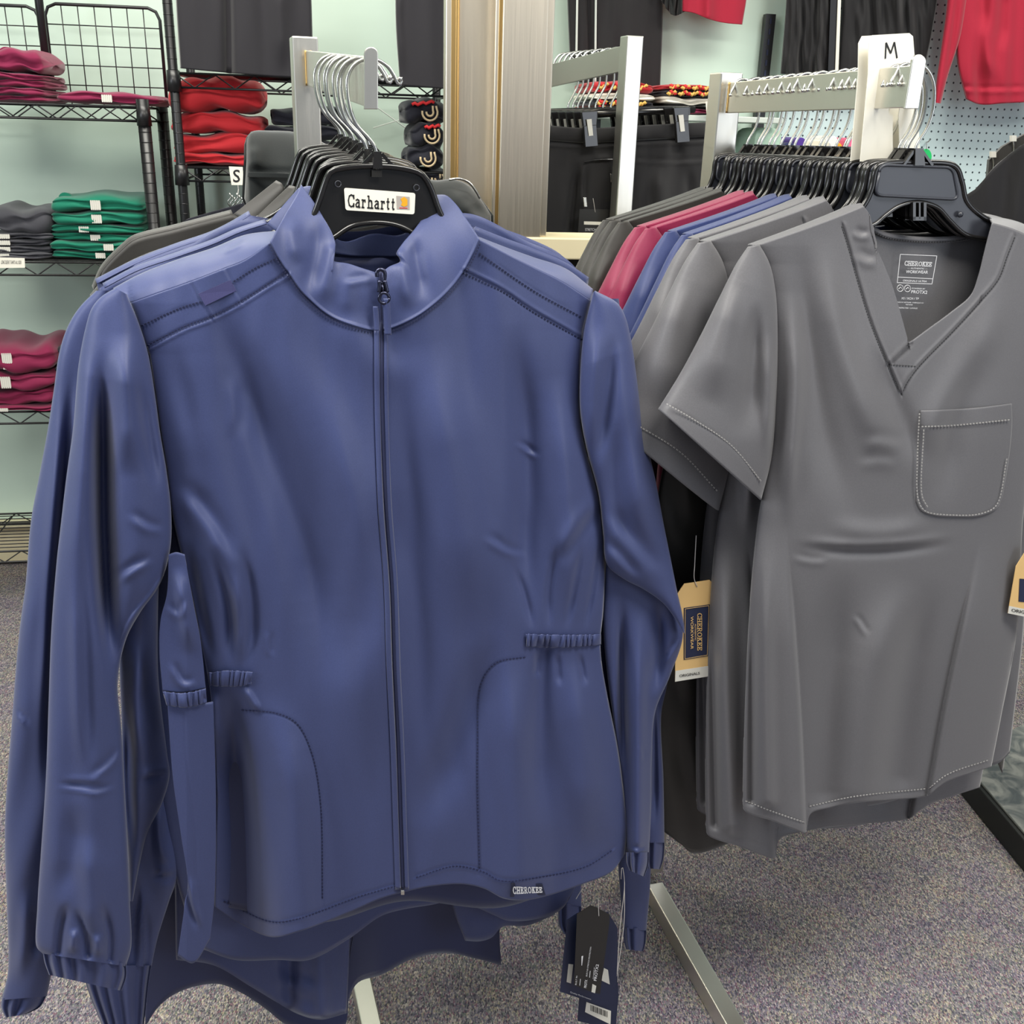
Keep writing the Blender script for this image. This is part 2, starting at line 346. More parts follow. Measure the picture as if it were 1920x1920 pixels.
cx = (a + b) / 2; mb.obox((cx[0], cx[1], ZS - .02), FR.u, FR.n, (0, 0, 1), L / 2, .055, .02)
sill = struct(mb.build('trim_3', M['cream'], bevel=.003))
mb = MB(); mb.obox((cx[0], cx[1], (ZS - .04) / 2), FR.u, FR.n, (0, 0, 1), L / 2 - .002, .03, (ZS - .04) / 2 - .001)
struct(mb.build('wall_low', plastic('dark_partition', (38, 36, 36), .6)))
# low black-edged platform at the right
P = [floor_at(1778, 1462), floor_at(1935, 1655), floor_at(2250, 1500), floor_at(2050, 1330)]
def platform():
    t = thing('platform', P[0], 'low grey-topped display platform with a black edge on the carpet at the right', 'platform')
    h = .07; m2, nt, b = base_mat('marbled_top', lin((96, 98, 98)), .35, 0, .5); n = nt.nodes.new('ShaderNodeTexNoise'); n.inputs['Scale'].default_value = 9; n.inputs['Detail'].default_value = 6; n.inputs['Distortion'].default_value = 1.5
    r = nt.nodes.new('ShaderNodeValToRGB'); r.color_ramp.elements[0].position = .38; r.color_ramp.elements[0].color = (*lin((66, 70, 72)), 1); r.color_ramp.elements[1].position = .62; r.color_ramp.elements[1].color = (*lin((132, 132, 126)), 1)
    nt.links.new(n.outputs['Fac'], r.inputs[0]); nt.links.new(r.outputs[0], b.inputs['Base Color'])
    cc = sum(P) / 4; Q = [p + (cc - p) * .03 for p in P]
    mb = MB(); mb.hexa([p + np.array([0, 0, .001]) for p in P] + [p + np.array([0, 0, h - .006]) for p in P]); mb.build('base', plastic('black_rubber_edge', (26, 28, 28), .6), t, bevel=.003)
    mb = MB(); mb.hexa([p + np.array([0, 0, h - .006]) for p in Q] + [p + np.array([0, 0, h]) for p in Q]); mb.build('top_panel', m2, t, bevel=.002)
platform()
# ================================================================== GARMENT RACKS
def rack(label, post_px, post_depth, top_py, bar_a, bar_b, foot=None, post_w=.0185, plate=True, group=None):
    """bar_a/bar_b: (px, top_py, bottom_py, depth) at the post and at the free end"""
    pt = at(post_px, top_py, post_depth); base = np.array([pt[0], pt[1], 0.0])
    t = thing('garment_rack', base, label, 'clothes rack', group)
    mb = MB(); mb.obox((pt[0], pt[1], pt[2] / 2 + .012), PL.u, PL.n, (0, 0, 1), post_w, post_w, pt[2] / 2 - .012); mb.build('post', M['steel'], t, bevel=.002)
    A0 = at(bar_a[0], bar_a[1], bar_a[3]); A1 = at(bar_a[0], bar_a[2], bar_a[3]); B0 = at(bar_b[0], bar_b[1], bar_b[3]); B1 = at(bar_b[0], bar_b[2], bar_b[3])
    A1 = np.array([A0[0], A0[1], A1[2]]); B1 = np.array([B0[0], B0[1], B1[2]])
    h = np.cross(B0 - A0, [0, 0, 1]); h = h / np.linalg.norm(h) * .0032
    mb = MB(); mb.hexa([A1 - h, B1 - h, B1 + h, A1 + h, A0 - h, B0 - h, B0 + h, A0 + h]); mb.build('arm', M['steel'], t, bevel=.001)
    # weld bead
    mb = MB(); d = (B0 - A0) / np.linalg.norm(B0 - A0)
    for s in (-1, 1):
        P_ = [A1 + d * .003 + h * s * 1.1 + (A0 - A1) * q + d * .001 * math.sin(q * 40) for q in np.linspace(0, 1, 14)]; mb.tube(P_, .002, 6)
    mb.build('weld_bead', M['brass'], t, smooth=True)
    return t, A0, A1, B0, B1
def end_plate(t, cx, top, bot, depth, wpx, mat, lean=0.0):
    pl = Plane(at(cx, (top + bot) / 2, depth), NRM); r = wpx / 2; out = []
    for k in range(13): a = math.pi * k / 12; out.append((cx + lean - r * math.cos(a), top + r - r * math.sin(a)))
    out += [(cx + r - lean * .6, bot), (cx - r - lean * .6, bot)]
    o = np.array(out); F_ = pl.hit(o[:, 0], o[:, 1], .003); B2 = pl.hit(o[:, 0], o[:, 1], 0) ; n = len(o); mb = MB()
    B2 = F_ - NRM * .004
    mb.add(list(F_) + list(B2), [tuple(range(n)), tuple(range(2 * n - 1, n - 1, -1))] + [(i, i + n, (i + 1) % n + n, (i + 1) % n) for i in range(n)])
    mb.build('end_plate', mat, t, bevel=.0008)
PL = Plane((0, 1, 0), NRM)
r1, A1a, A1b, B1a, B1b = rack('brushed steel rack whose arm carries the navy jackets', 569, 1.47, 70, (577, 95, 160, 1.455), (697, 107, 203, .99))
end_plate(r1, 696, 88, 205, .985, 26, M['steel'])
r2, A2a, A2b, B2a, B2b = rack('brushed steel rack whose arm carries the row of scrub tops', 1362, 1.53, 137, (1370, 155, 212, 1.51), (1718, 122, 202, 1.12))
end_plate(r2, 1715, 102, 204, 1.115, 26, M['steel'], 9)
r3, A3a, A3b, B3a, B3b = rack('brushed steel rack behind the mullion holding black pants', 1185, 2.08, 68, (1172, 85, 133, 2.1), (1022, 124, 166, 2.42), post_w=.0185)
BV1 = (B1a + B1b - A1a - A1b) / 2; BV1 /= np.linalg.norm(BV1)      # unit vector along arm 1 toward the camera
BV2 = (B2a + B2b - A2a - A2b) / 2; BV2 /= np.linalg.norm(BV2)
# feet: long square tubes on the carpet
def foot(t, pa, pb, z=.02, hw=.016):
    mb = MB(); a = floor_at(*pa, z * 2); b = floor_at(*pb, z * 2); d = (b - a); d /= np.linalg.norm(d); b = b + d * .12; a = a.copy(); a[2] = b[2] = z
    mb.bar(a, b, (0, 0, 1), hw, z - .001); mb.build('foot', M['steel'], t, bevel=.002)
foot(r2, (1228, 1655), (1383, 1925))
pbase = world_loc(r1); mb = MB(); mb.bar(pbase + [0, 0, .02], pbase + NRM * .62 + [0, 0, .02], (0, 0, 1), .016, .019); mb.bar(pbase + PL.u * .3 + [0, 0, .02], pbase - PL.u * .3 + [0, 0, .02], (0, 0, 1), .016, .019); mb.build('foot', M['steel'], r1, bevel=.002)
pbase = world_loc(r3); mb = MB(); mb.bar(pbase + [0, 0, .02], pbase - NRM * .5 + [0, 0, .02], (0, 0, 1), .016, .019); mb.build('foot', M['steel'], r3, bevel=.002)
# planes of the two front garments
JP = Plane((B1a + B1b) / 2 - BV1 * .022, NRM)
SP = Plane((B2a + B2b) / 2 - BV2 * .018, NRM)
def sstep(q): q = np.clip(q, 0, 1); return q * q * (3 - 2 * q)
# ================================================================== HANGERS
def ribbon_poly(px, py, plane, w, name, mat, parent, thick=.001, bevel=0):
    F_ = plane.hit(np.array(px, float), np.array(py, float), w); B2 = F_ - plane.n * thick; n = len(F_); mb = MB()
    mb.add(list(F_) + list(B2), [tuple(range(n)), tuple(range(2 * n - 1, n - 1, -1))] + [(i, i + n, (i + 1) % n + n, (i + 1) % n) for i in range(n)])
    return mb.build(name, mat, parent, bevel=bevel)
def rrect(q, r, n=5):
    """rounded quad in pixels (corner list TL TR BR BL)"""
    out = []
    for i in range(4):
        p = np.array(q[i], float); a = np.array(q[i - 1], float); b = np.array(q[(i + 1) % 4], float)
        da = (a - p) / np.linalg.norm(a - p); db = (b - p) / np.linalg.norm(b - p); A = p + da * r; B = p + db * r
        for k in range(n + 1): t = k / n; out.append((1 - t) ** 2 * A + 2 * t * (1 - t) * p + t * t * B)
    return np.array(out)
def hook_px(parent, plane, pts, r=.0019):
    P = curve(pts, 60); mb = MB(); mb.tube(plane.hit(P[:, 0], P[:, 1], 0.0), r, 8)
    e = plane.hit(P[-1:, 0], P[-1:, 1], 0.0)[0]; mb.tube([e + [0, 0, .0018], e - [0, 0, .0018]], .0026, 8)
    return mb.build('hook', M['chrome'], parent, smooth=True)
def hanger_left(px0=707, label=None, group=None, detail=True):
    P = JP; root = thing('clothes_hanger', P.hit(706, 372, 0), label, 'hanger', group)
    # outline of the flared plastic body (upper edge then arms hidden in the collar)
    out = [(609, 345), (620, 322), (650, 314), (706, 311), (760, 316), (790, 326), (803, 342), (812, 362), (826, 400), (860, 450), (1010, 520), (1006, 540), (850, 478), (790, 446), (750, 424), (706, 417), (660, 424), (625, 446), (560, 480), (330, 560), (326, 540), (540, 448), (584, 410), (598, 378)]
    o = np.array(out, float); ribbon_poly(o[:, 0], o[:, 1], P, -.001, 'body', M['hanger'], root, .003)
    mb = MB(); c = curve(out[-6:] + out[:11], 90); mb.tube(P.hit(c[:, 0], c[:, 1], .0005), .0032, 8); c = curve(out[11:19], 60); mb.tube(P.hit(c[:, 0], c[:, 1], .0005), .0028, 8); mb.build('rim', M['hanger'], root, smooth=True)
    hook_px(root, P, [(707, 318), (707, 296), (703, 276), (690, 258), (670, 236), (657, 205), (651, 168), (652, 145), (664, 122), (684, 111), (706, 112), (726, 124), (738, 141), (748, 158), (753, 156), (750, 148)])
    mb = MB(); q = P.hit([700, 714, 716, 698], [284, 284, 316, 316], 0.0); d = NRM * .005; mb.hexa([q[3] - d, q[2] - d, q[2] + d, q[3] + d, q[0] - d * .6, q[1] - d * .6, q[1] + d * .6, q[0] + d * .6])
    for sx in (-1, 1):
        a = P.hit(707 + sx * 8, 288, 0); b = P.hit(707 + sx * 34, 316, 0); mb.bar(a, b, NRM, .0015, .002)
    mb.build('hook_socket', M['hanger'], root)
    if detail:
        mb = MB(); q = P.hit([697, 716, 716, 697], [319, 319, 332, 332], .003); d = NRM * .0006; mb.hexa([q[3] - d, q[2] - d, q[2] + d, q[3] + d, q[0] - d, q[1] - d, q[1] + d, q[0] + d]); mb.build('slot', plastic('slot_dark', (8, 8, 8), .8), root)
        for (x, y) in ((634, 345), (781, 352)):
            c = P.hit(x, y, .003); a = np.linspace(0, 2 * np.pi, 17); mb = MB(); mb.tube([c + PL.u * .003 * math.cos(t) + np.array([0, 0, .003 * math.sin(t)]) for t in a], .0006, 6); mb.build('moulding_ring', M['hanger_grey'], root, smooth=True)
    return root
def dup(root, delta, label, group=None, skip=()):
    r = root.copy(); COL.objects.link(r); r.location = Vector(root.location) + Vector([float(v) for v in delta]); r['label'] = label
    if group: r['group'] = group
    for ch in list(root.children):
        if ch.name.split('.')[0] in skip: continue
        c = ch.copy(); COL.objects.link(c); c.parent = r
        for g in list(ch.children):
            d = g.copy(); COL.objects.link(d); d.parent = c
    return r
# ---- lettering ----------------------------------------------------------------
def text_mesh(body, quad, plane, wf, name, mat, parent, offset=0.0, shear=0.0, thick=.0002):
    cu = bpy.data.curves.new('lettering', 'FONT'); cu.body = body; cu.offset = offset; cu.shear = shear; cu.resolution_u = 3
    o = bpy.data.objects.new('lettering', cu); me = o.to_mesh(); n = len(me.vertices)
    v = np.zeros(n * 3); me.vertices.foreach_get('co', v); v = v.reshape(-1, 3); F_ = [tuple(p.vertices) for p in me.polygons]; o.to_mesh_clear()
    bpy.data.objects.remove(o); bpy.data.curves.remove(cu)
    x = (v[:, 0] - v[:, 0].min()) / np.ptp(v[:, 0]); y = (v[:, 1] - v[:, 1].min()) / np.ptp(v[:, 1])
    return map_quad(x, y, F_, quad, plane, wf, name, mat, parent)
def map_quad(x, y, F_, quad, plane, wf, name, mat, parent):
    TL, TR, BR, BL = [np.array(q, float) for q in quad]; x = np.asarray(x)[:, None]; y = np.asarray(y)[:, None]
    P = (1 - x) * (1 - y) * BL + x * (1 - y) * BR + x * y * TR + (1 - x) * y * TL
    W = wf(P[:, 0], P[:, 1]) if callable(wf) else wf
    return mesh_obj(name, plane.hit(P[:, 0], P[:, 1], W), F_, mat, parent, smooth=False)
SERIF = {  # polylines in a unit cell (x right, y up), slab serifs as short strokes
    'C': ([[(.95, .75), (.8, .95), (.5, 1), (.2, .88), (.05, .5), (.2, .12), (.5, 0), (.8, .06), (.95, .25)], [(.93, .7), (.93, .98)], [(.93, .02), (.93, .28)]], .95),
    'H': ([[(.18, 0), (.18, 1)], [(.82, 0), (.82, 1)], [(.18, .5), (.82, .5)], [(0, 0), (.36, 0)], [(0, 1), (.36, 1)], [(.64, 0), (1, 0)], [(.64, 1), (1, 1)]], 1),
    'E': ([[(.18, 0), (.18, 1)], [(0, 1), (.85, 1), (.85, .78)], [(0, 0), (.88, 0), (.88, .24)], [(.18, .52), (.6, .52)], [(.6, .4), (.6, .64)]], .85),
    'R': ([[(.18, 0), (.18, 1)], [(0, 1), (.6, 1), (.8, .87), (.8, .65), (.6, .5), (.18, .5)], [(.5, .5), (.85, 0), (1, 0)], [(0, 0), (.38, 0)]], .95),
    'O': ([[(.5, 1), (.2, .9), (.04, .5), (.2, .1), (.5, 0), (.8, .1), (.96, .5), (.8, .9), (.5, 1)]], 1),
    'K': ([[(.18, 0), (.18, 1)], [(.8, 1), (.2, .42)], [(.42, .62), (.85, 0)], [(0, 0), (.36, 0)], [(0, 1), (.36, 1)], [(.6, 1), (.98, 1)], [(.65, 0), (1, 0)]], .95),
    'a': ([[(.15, .58), (.4, .66), (.68, .58), (.72, .4), (.72, 0), (.9, 0)], [(.72, .4), (.35, .38), (.1, .22), (.2, .03), (.5, .02), (.72, .15)]], .8),
    'r': ([[(.25, 0), (.25, .64)], [(.05, .64), (.25, .64)], [(.05, 0), (.5, 0)], [(.25, .45), (.45, .62), (.72, .64), (.74, .5)]], .7),
    'h': ([[(.22, 0), (.22, 1)], [(.04, 1), (.22, 1)], [(.04, 0), (.4, 0)], [(.22, .5), (.45, .65), (.7, .6), (.76, .4), (.76, 0)], [(.58, 0), (.95, 0)]], .9),
    't': ([[(.32, .92), (.32, .15), (.45, 0), (.65, .05)], [(.08, .64), (.62, .64)]], .6)}
def serif_text(body, quad, plane, wf, name, mat, parent, sw=.07, sp=.2):
    V = []; F_ = []; X = 0
    for ch in body:
        st, wd = SERIF[ch]; k = .72
        for pl in st:
            P = np.array(pl, float) * [wd * k, 1]; P[:, 0] += X
            for i in range(len(P) - 1):
                a, b = P[i], P[i + 1]; d = (b - a) / (np.linalg.norm(b - a) + 1e-9); nn = np.array([-d[1], d[0]]) * sw; e = d * sw * .8; m = len(V)
                V += [a - nn - e, b - nn + e, b + nn + e, a + nn - e]; F_.append((m, m + 1, m + 2, m + 3))
        X += wd * k + sp
    V = np.array(V); x = (V[:, 0] - V[:, 0].min()) / np.ptp(V[:, 0]); y = (V[:, 1] - V[:, 1].min()) / np.ptp(V[:, 1])
    return map_quad(x, y, F_, quad, plane, wf, name, mat, parent)
# front hanger of the jacket row
h0 = hanger_left(label='black plastic hanger with a cream name label, holding the frontmost navy jacket', group='hangers on the left rack')
q = rrect([(645, 352), (779, 362), (777, 402), (648, 394)], 5); lab = ribbon_poly(q[:, 0], q[:, 1], JP, .0035, 'name_label', M['white'], h0, .0008)
serif_text('Carhartt', [(652, 363), (741, 370), (740, 395), (652, 389)], JP, .0039, 'printed_name', M['ink'], h0, .068, .14)
q = rrect([(743, 367), (768, 369), (768, 393), (744, 392)], .5); ribbon_poly(q[:, 0], q[:, 1], JP, .0038, 'emblem_square', M['silver'], h0, .0003)
q = np.array([(751, 373), (758, 369), (764, 374), (764, 385), (758, 388), (752, 385), (754, 379)]); ribbon_poly(q[:, 0], q[:, 1], JP, .0041, 'emblem_wave', M['orange'], h0, .0002)
q = np.array([(749, 389), (764, 389.6), (764, 391), (749, 390.5)]); ribbon_poly(q[:, 0], q[:, 1], JP, .0041, 'emblem_line', M['redp'], h0, .0002)
HL = ['second hanger behind the labelled one on the left rack', 'third hanger back on the left rack', 'fourth hanger back on the left rack', 'fifth hanger back on the left rack', 'sixth hanger back on the left rack',
      'seventh hanger back on the left rack', 'black hanger of the nearer charcoal jacket on the left rack', 'rearmost hanger on the left rack, nearest its post']
JSTEP = .026
for i in range(1, 9):
    sh = RNG.uniform(-.006, .006); dup(h0, -BV1 * (JSTEP * i + RNG.uniform(-.004, .004)) + JP.u * (sh - .004 * (i > 5)), 'black plastic chrome-hook hanger, ' + HL[i - 1].replace('on the left rack', 'left rack'), skip=('name_label', 'printed_name', 'emblem_square', 'emblem_wave', 'emblem_line'))
# ---- front hanger of the scrub row
def hanger_right(label, group):
    P = SP; root = thing('clothes_hanger', P.hit(1720, 370, 0), label, 'hanger', group)
    up = [(1452, 472), (1500, 452), (1560, 428), (1600, 405), (1622, 381), (1635, 350), (1641, 320), (1650, 309), (1727, 305), (1790, 312), (1803, 342), (1811, 376), (1833, 400), (1860, 416), (1935, 440), (1985, 462)]
    lo = [(1983, 476), (1930, 466), (1852, 449), (1810, 439), (1781, 413), (1758, 389), (1721, 379), (1685, 387), (1659, 405), (1641, 420), (1600, 432), (1500, 468), (1456, 486)]
    o = np.array(up + lo, float); ribbon_poly(o[:, 0], o[:, 1], P, -.001, 'body', M['hanger_grey'], root, .003)
    mb = MB(); c = curve(up, 110); mb.tube(P.hit(c[:, 0], c[:, 1], -.002), .0036, 8); c = curve(lo, 90); mb.tube(P.hit(c[:, 0], c[:, 1], -.0005), .0026, 8); mb.build('rim', M['hanger'], root, smooth=True)
    q = rrect([(1651, 309), (1786, 314), (1797, 374), (1641, 366)], 14); c = np.vstack([q, q[:1]]); mb = MB(); mb.tube(P.hit(c[:, 0], c[:, 1], .0016), .0018, 8, closed=True); mb.build('raised_panel_rim', M['hanger_grey'], root, smooth=True)
    q = rrect([(1652, 310), (1785, 315), (1795, 373), (1643, 365)], 13); ribbon_poly(q[:, 0], q[:, 1], P, .0016, 'panel', M['hanger_grey'], root, .0022)
    mb = MB()
    for x0, x1, y0, y1 in ((1708, 1713, 379, 412), (1728, 1733, 379, 413), (1708, 1733, 406, 413), (1719, 1722, 380, 410)):
        v = P.hit([x0, x1, x1, x0], [y1, y1, y0, y0], .001); d = NRM * .004; mb.hexa([v[0] - d, v[1] - d, v[1] + d, v[0] + d, v[3] - d, v[2] - d, v[2] + d, v[3] + d])
    mb.build('size_clip_slot', M['hanger'], root)
    c = P.hit(1800, 402, .002); mb = MB(); mb.tube([c, c + NRM * .002, c + NRM * .0035], [.0038, .0034, .001], 12); mb.build('rivet', M['hanger_grey'], root, smooth=True)
    hook_px(root, P, [(1719, 312), (1719, 296), (1716, 282), (1721, 268), (1738, 240), (1748, 212), (1752, 185), (1751, 158), (1744, 138), (1732, 124), (1716, 119), (1704, 124), (1696, 138), (1688, 152), (1686, 158)])
    mb = MB(); v = P.hit([1712, 1727, 1729, 1710], [278, 278, 310, 310], 0.0); d = NRM * .0055; mb.hexa([v[3] - d, v[2] - d, v[2] + d, v[3] + d, v[0] - d * .8, v[1] - d * .8, v[1] + d * .8, v[0] + d * .8])
    for sx in (-1, 1): mb.bar(P.hit(1719 + sx * 8, 283, 0), P.hit(1719 + sx * 27, 310, 0), NRM, .0015, .003)
    mb.build('hook_socket', M['hanger'], root); return root
hr0 = hanger_right('frontmost grey-black plastic hanger with a blank raised panel, inside the pewter scrub top', 'hangers in the scrub row')
# ================================================================== FRONT NAVY JACKET
def edge_fn(pts):
    P = np.array(sorted([(p[1], p[0]) for p in pts])); return lambda y: np.interp(y, P[:, 0], P[:, 1])
JL = [(243, 568), (263, 620), (279, 664), (290, 735), (301, 815), (312, 880), (320, 950), (335, 1020), (358, 1110), (374, 1190), (388, 1262), (398, 1330), (404, 1420), (407, 1503), (404, 1600), (402, 1700)]
JR = [(1109, 564), (1094, 621), (1089, 678), (1087, 757), (1091, 803), (1100, 845), (1122, 925), (1132, 1000), (1134, 1080), (1131, 1150), (1126, 1200), (1128, 1240), (1140, 1310), (1158, 1400), (1169, 1480), (1176, 1550), (1172, 1602)]
jl = edge_fn(JL); jr = edge_fn(JR)
NECK = [(507, 454), (524, 486), (543, 514), (571, 552), (615, 590), (659, 609), (712, 620), (768, 601), (815, 570), (850, 536), (871, 506), (887, 476), (899, 449)]
JT = [(243, 568), (300, 548), (357, 528), (419, 504), (460, 487), (507, 454)]
JTR = [(899, 449), (950, 476), (1000, 501), (1052, 527), (1109, 564)]
HEM = [(402, 1700), (450, 1732), (508, 1757), (560, 1747), (652, 1712), (714, 1685), (753, 1674), (807, 1662), (868, 1658), (907, 1666), (945, 1685), (984, 1688), (1022, 1681), (1092, 1658), (1146, 1635), (1172, 1602)]
ZIP = [(712, 508), (714, 620), (716, 800), (722, 950), (733, 1100), (738, 1250), (745, 1400), (750, 1550), (754, 1668)]
JF = [
    ('r', [(404, 1270), (408, 1400), (410, 1550), (408, 1740)], (12, 30), -.013, 'in'),
    ('r', [(400, 560), (470, 720), (540, 920), (600, 1120), (620, 1330)], (26, 56), -.015), ('r', [(330, 640), (370, 850), (430, 1080)], (18, 30), -.006), ('r', [(740, 900), (700, 1100), (640, 1300)], 40, -.006), ('r', [(330, 660), (370, 850), (430, 1050), (470, 1200)], (40, 40), .009),
    ('r', [(540, 620), (620, 800), (675, 1000), (690, 1200), (670, 1500)], (40, 56), .012), ('r', [(425, 1275), (440, 1400), (452, 1560), (456, 1760)], (20, 44), -.037, 'in'),
    ('r', [(500, 1290), (545, 1450), (560, 1760)], (30, 50), .012, 'in'), ('r', [(800, 640), (850, 850), (880, 1050), (900, 1200)], (50, 60), .012),
    ('r', [(700, 660), (708, 900), (722, 1250), (745, 1600)], 22, .005), ('r', [(768, 640), (775, 900), (790, 1200), (800, 1500)], 26, -.006),
    ('r', [(960, 600), (985, 760), (990, 900), (985, 1050), (990, 1185)], (30, 26), -.012), ('r', [(1045, 700), (1065, 900), (1070, 1060), (1060, 1170)], (30, 30), .009),
    ('r', [(925, 1180), (890, 1300), (840, 1440), (790, 1560)], (26, 40), -.010), ('r', [(960, 1220), (965, 1400), (975, 1640)], (30, 50), .011, 'in'),
    ('r', [(1020, 1220), (1012, 1350), (1010, 1560)], (16, 28), -.008, 'out'), ('r', [(1075, 1220), (1090, 1380), (1110, 1600)], (26, 40), .009),
    ('c', [(965, 826), (985, 840), (1012, 858)], 5, .0016), ('c', [(905, 1000), (950, 1030), (990, 1042)], 7, .0016), ('c', [(1128, 930), (1080, 1000), (1040, 1060)], 12, .003),
    ('r', [(1000, 1185), (985, 1120), (960, 1050)], 7, -.003), ('r', [(1030, 1185), (1030, 1110), (1050, 1010)], 7, -.0035), ('r', [(1060, 1185), (1075, 1110), (1095, 1010)], 7, -.0035), ('r', [(1095, 1185), (1110, 1110), (1125, 1010)], 6, -.003),
    ('r', [(1010, 1220), (1005, 1275)], 6, -.003), ('r', [(1045, 1220), (1050, 1290)], 6, -.003), ('r', [(1085, 1220), (1098, 1290)], 6, -.003),
    ('r', [(400, 1250), (370, 1120), (350, 1010)], 10, -.005), ('r', [(430, 1255), (430, 1150), (400, 1020)], 10, -.006), ('r', [(462, 1255), (475, 1190), (470, 1100), (450, 1020)], 10, -.005), ('r', [(448, 1255), (452, 1170), (440, 1060)], 9, .005),
    ('r', [(400, 1290), (405, 1400)], 9, .004), ('r', [(455, 1285), (490, 1340)], 7, .004), ('c', [(505, 1180), (506, 1220), (512, 1235)], 5, .001),
    ('c', [(330, 900), (400, 990), (440, 1070)], 14, .004), ('c', [(440, 700), (445, 760), (440, 830)], 10, .0012),
    ('c', [(640, 560), (720, 660), (800, 700)], 30, .002),
    # seams
    ('c', [(279, 653), (347, 617), (397, 598), (451, 570), (491, 545), (541, 514)], 2.6, .0011, 'none'), ('c', [(1091, 632), (1000, 580), (940, 540), (871, 506)], 2.6, .0011, 'none'),
    ('v', [(265, 611), (335, 579), (379, 565)], 2.2, -.0007), ('v', [(438, 528), (482, 501), (526, 482)], 2.2, -.0007), ('v', [(899, 472), (1000, 542), (1095, 594)], 2.2, -.0007),
    ('c', [(358, 528), (399, 598)], 2.2, -.0008, 'none'), ('c', [(421, 506), (452, 567)], 2.2, .0008, 'none'),
    ('v', [(453, 1331), (521, 1338), (558, 1358), (585, 1413), (601, 1503), (605, 1700)], 2.4, -.0008, 'none'), ('v', [(985, 1232), (930, 1243), (903, 1280), (895, 1416), (899, 1640)], 2.4, -.0008, 'none'),
    ('c', [(420, 1690), (508, 1728), (560, 1722), (676, 1680), (745, 1660)], 2.6, .0007, 'none'), ('c', [(780, 1645), (853, 1624), (907, 1635), (938, 1651), (1022, 1643), (1100, 1624), (1150, 1593)], 2.6, .0007, 'none'),
]
def jW(X, Y):
    L, R = jl(Y), jr(Y); s = np.clip((X - L) / (R - L), 0, 1); b = np.clip(4 * s * (1 - s), 0, 1) ** .42
    return .004 + .036 * b + folds(X, Y, JF) + soft(X, Y, 11, 260, .0022) * np.clip(6 * s * (1 - s), 0, 1) + soft(X, Y, 12, 60, .0005, 6, 2.5)
def wsheet(name, parent, plane, top, bot, left, right, nx, ny, wf, mat, solid=.0012):
    X, Y, s, t = coons(top, bot, left, right, nx, ny); W = wf(X, Y, s, t)
    return mesh_obj(name, plane.hit(X, Y, W), grid_faces(ny, nx), mat, parent, solid=solid)
def join_c(*a):
    return [p for c in a for p in c]
jk = thing('zip_jacket', JP.hit(706, 440, 0), 'frontmost navy zip-front warm-up jacket with a stand collar, facing the camera on the left rack', 'jacket')
# body: top edge = shoulders and neck seam, sampled as one polyline
def poly_n(segs, ns): return np.vstack([curve(s, n)[(0 if i == 0 else 1):] for i, (s, n) in enumerate(zip(segs, ns))])
class Raw(list): pass
_oc = curve
def curve(pts, n):
    if isinstance(pts, np.ndarray) and len(pts) == n: return pts
    return _oc(pts, n)
JTOP = poly_n([JT, NECK, JTR], [90, 151, 71])       # 310 columns
HB = curve_x(HEM, len(JTOP))
wsheet('front_body', jk, JP, JTOP, HB, JL, JR, len(JTOP), 380, lambda X, Y, s, t: jW(X, Y) - .012 * sstep((700 - Y) / 260) * np.clip(np.abs(X - 705) / 400, 0, 1) ** 1.5, M['navy'])
# shoulder roll / back yoke behind the shoulder seams
def yoke(parent, plane, top, seam, mat, w_front, w_back, name='back_yoke'):
    wsheet(name, parent, plane, top, seam, [top[0], seam[0]], [top[-1], seam[-1]], 60, 20, lambda X, Y, s, t: w_back + (w_front(X, Y) - .0022 - w_back) * t ** .6 + .004 * np.sin(np.pi * t) + folds(X, Y, [('v', [(250, 521), (330, 492), (420, 466), (475, 447)], 3, -.002), ('c', [(415, 474), (440, 462), (462, 448)], 3, .002)]), mat)
wj = lambda X, Y: jW(X, Y) - .012 * sstep((700 - Y) / 260) * np.clip(np.abs(X - 705) / 400, 0, 1) ** 1.5
yoke(jk, JP, [(212, 540), (263, 513), (330, 487), (400, 464), (460, 440), (524, 432)], JT, M['navy'], wj, -.03)
yoke(jk, JP, [(888, 440), (950, 464), (1000, 482), (1060, 503), (1112, 542)], JTR, M['navy'], wj, -.03)
# collar
CT = [(565, 346), (590, 381), (612, 418), (626, 446), (629, 462), (620, 472), (618, 480), (626, 489), (652, 494), (690, 506), (712, 511), (731, 499), (750, 490), (748, 483), (743, 476), (752, 460), (777, 430), (799, 399), (818, 365)]
CL = [(565, 346), (556, 366), (535, 402), (507, 454)]; CR = [(818, 365), (836, 366), (856, 384), (878, 416), (899, 449)]
CF = [('r', [(622, 470), (612, 520), (596, 580)], (12, 22), .0035, 'out'), ('r', [(602, 400), (594, 480), (575, 560)], 18, -.0045), ('r', [(748, 475), (758, 530), (770, 590)], (10, 18), .0035, 'out'), ('r', [(775, 430), (785, 500), (800, 570)], 14, -.0045),
      ('r', [(655, 500), (650, 550), (645, 600)], 16, .002), ('c', [(640, 530), (680, 522), (700, 520)], 6, .001), ('r', [(545, 400), (550, 450), (560, 500)], 16, .004),
      ('v', [(571, 356), (596, 392), (618, 426)], 1.8, -.0006, 'none'), ('v', [(758, 466), (782, 436), (803, 406), (818, 380)], 1.8, -.0006, 'none')]
def colW(X, Y, s, t):
    a = np.abs(X - 712) / 200
    return jW(X, Y) * t ** 2 + (1 - t ** 2) * (.030 - .055 * np.clip((s - .5) * 2, -1, 1) ** 2 * (1 - t) ** .6 + .006 * np.sin(np.pi * t)) + .002 * t * (1 - t) + folds(X, Y, CF) * np.sin(np.pi * np.clip(t, 0, 1)) ** .3 + .0015 * (t > .965)
CN = poly_n([NECK], [170]); wsheet('collar', jk, JP, CT, CN, CL, CR, 170, 46, colW, M['navy'])
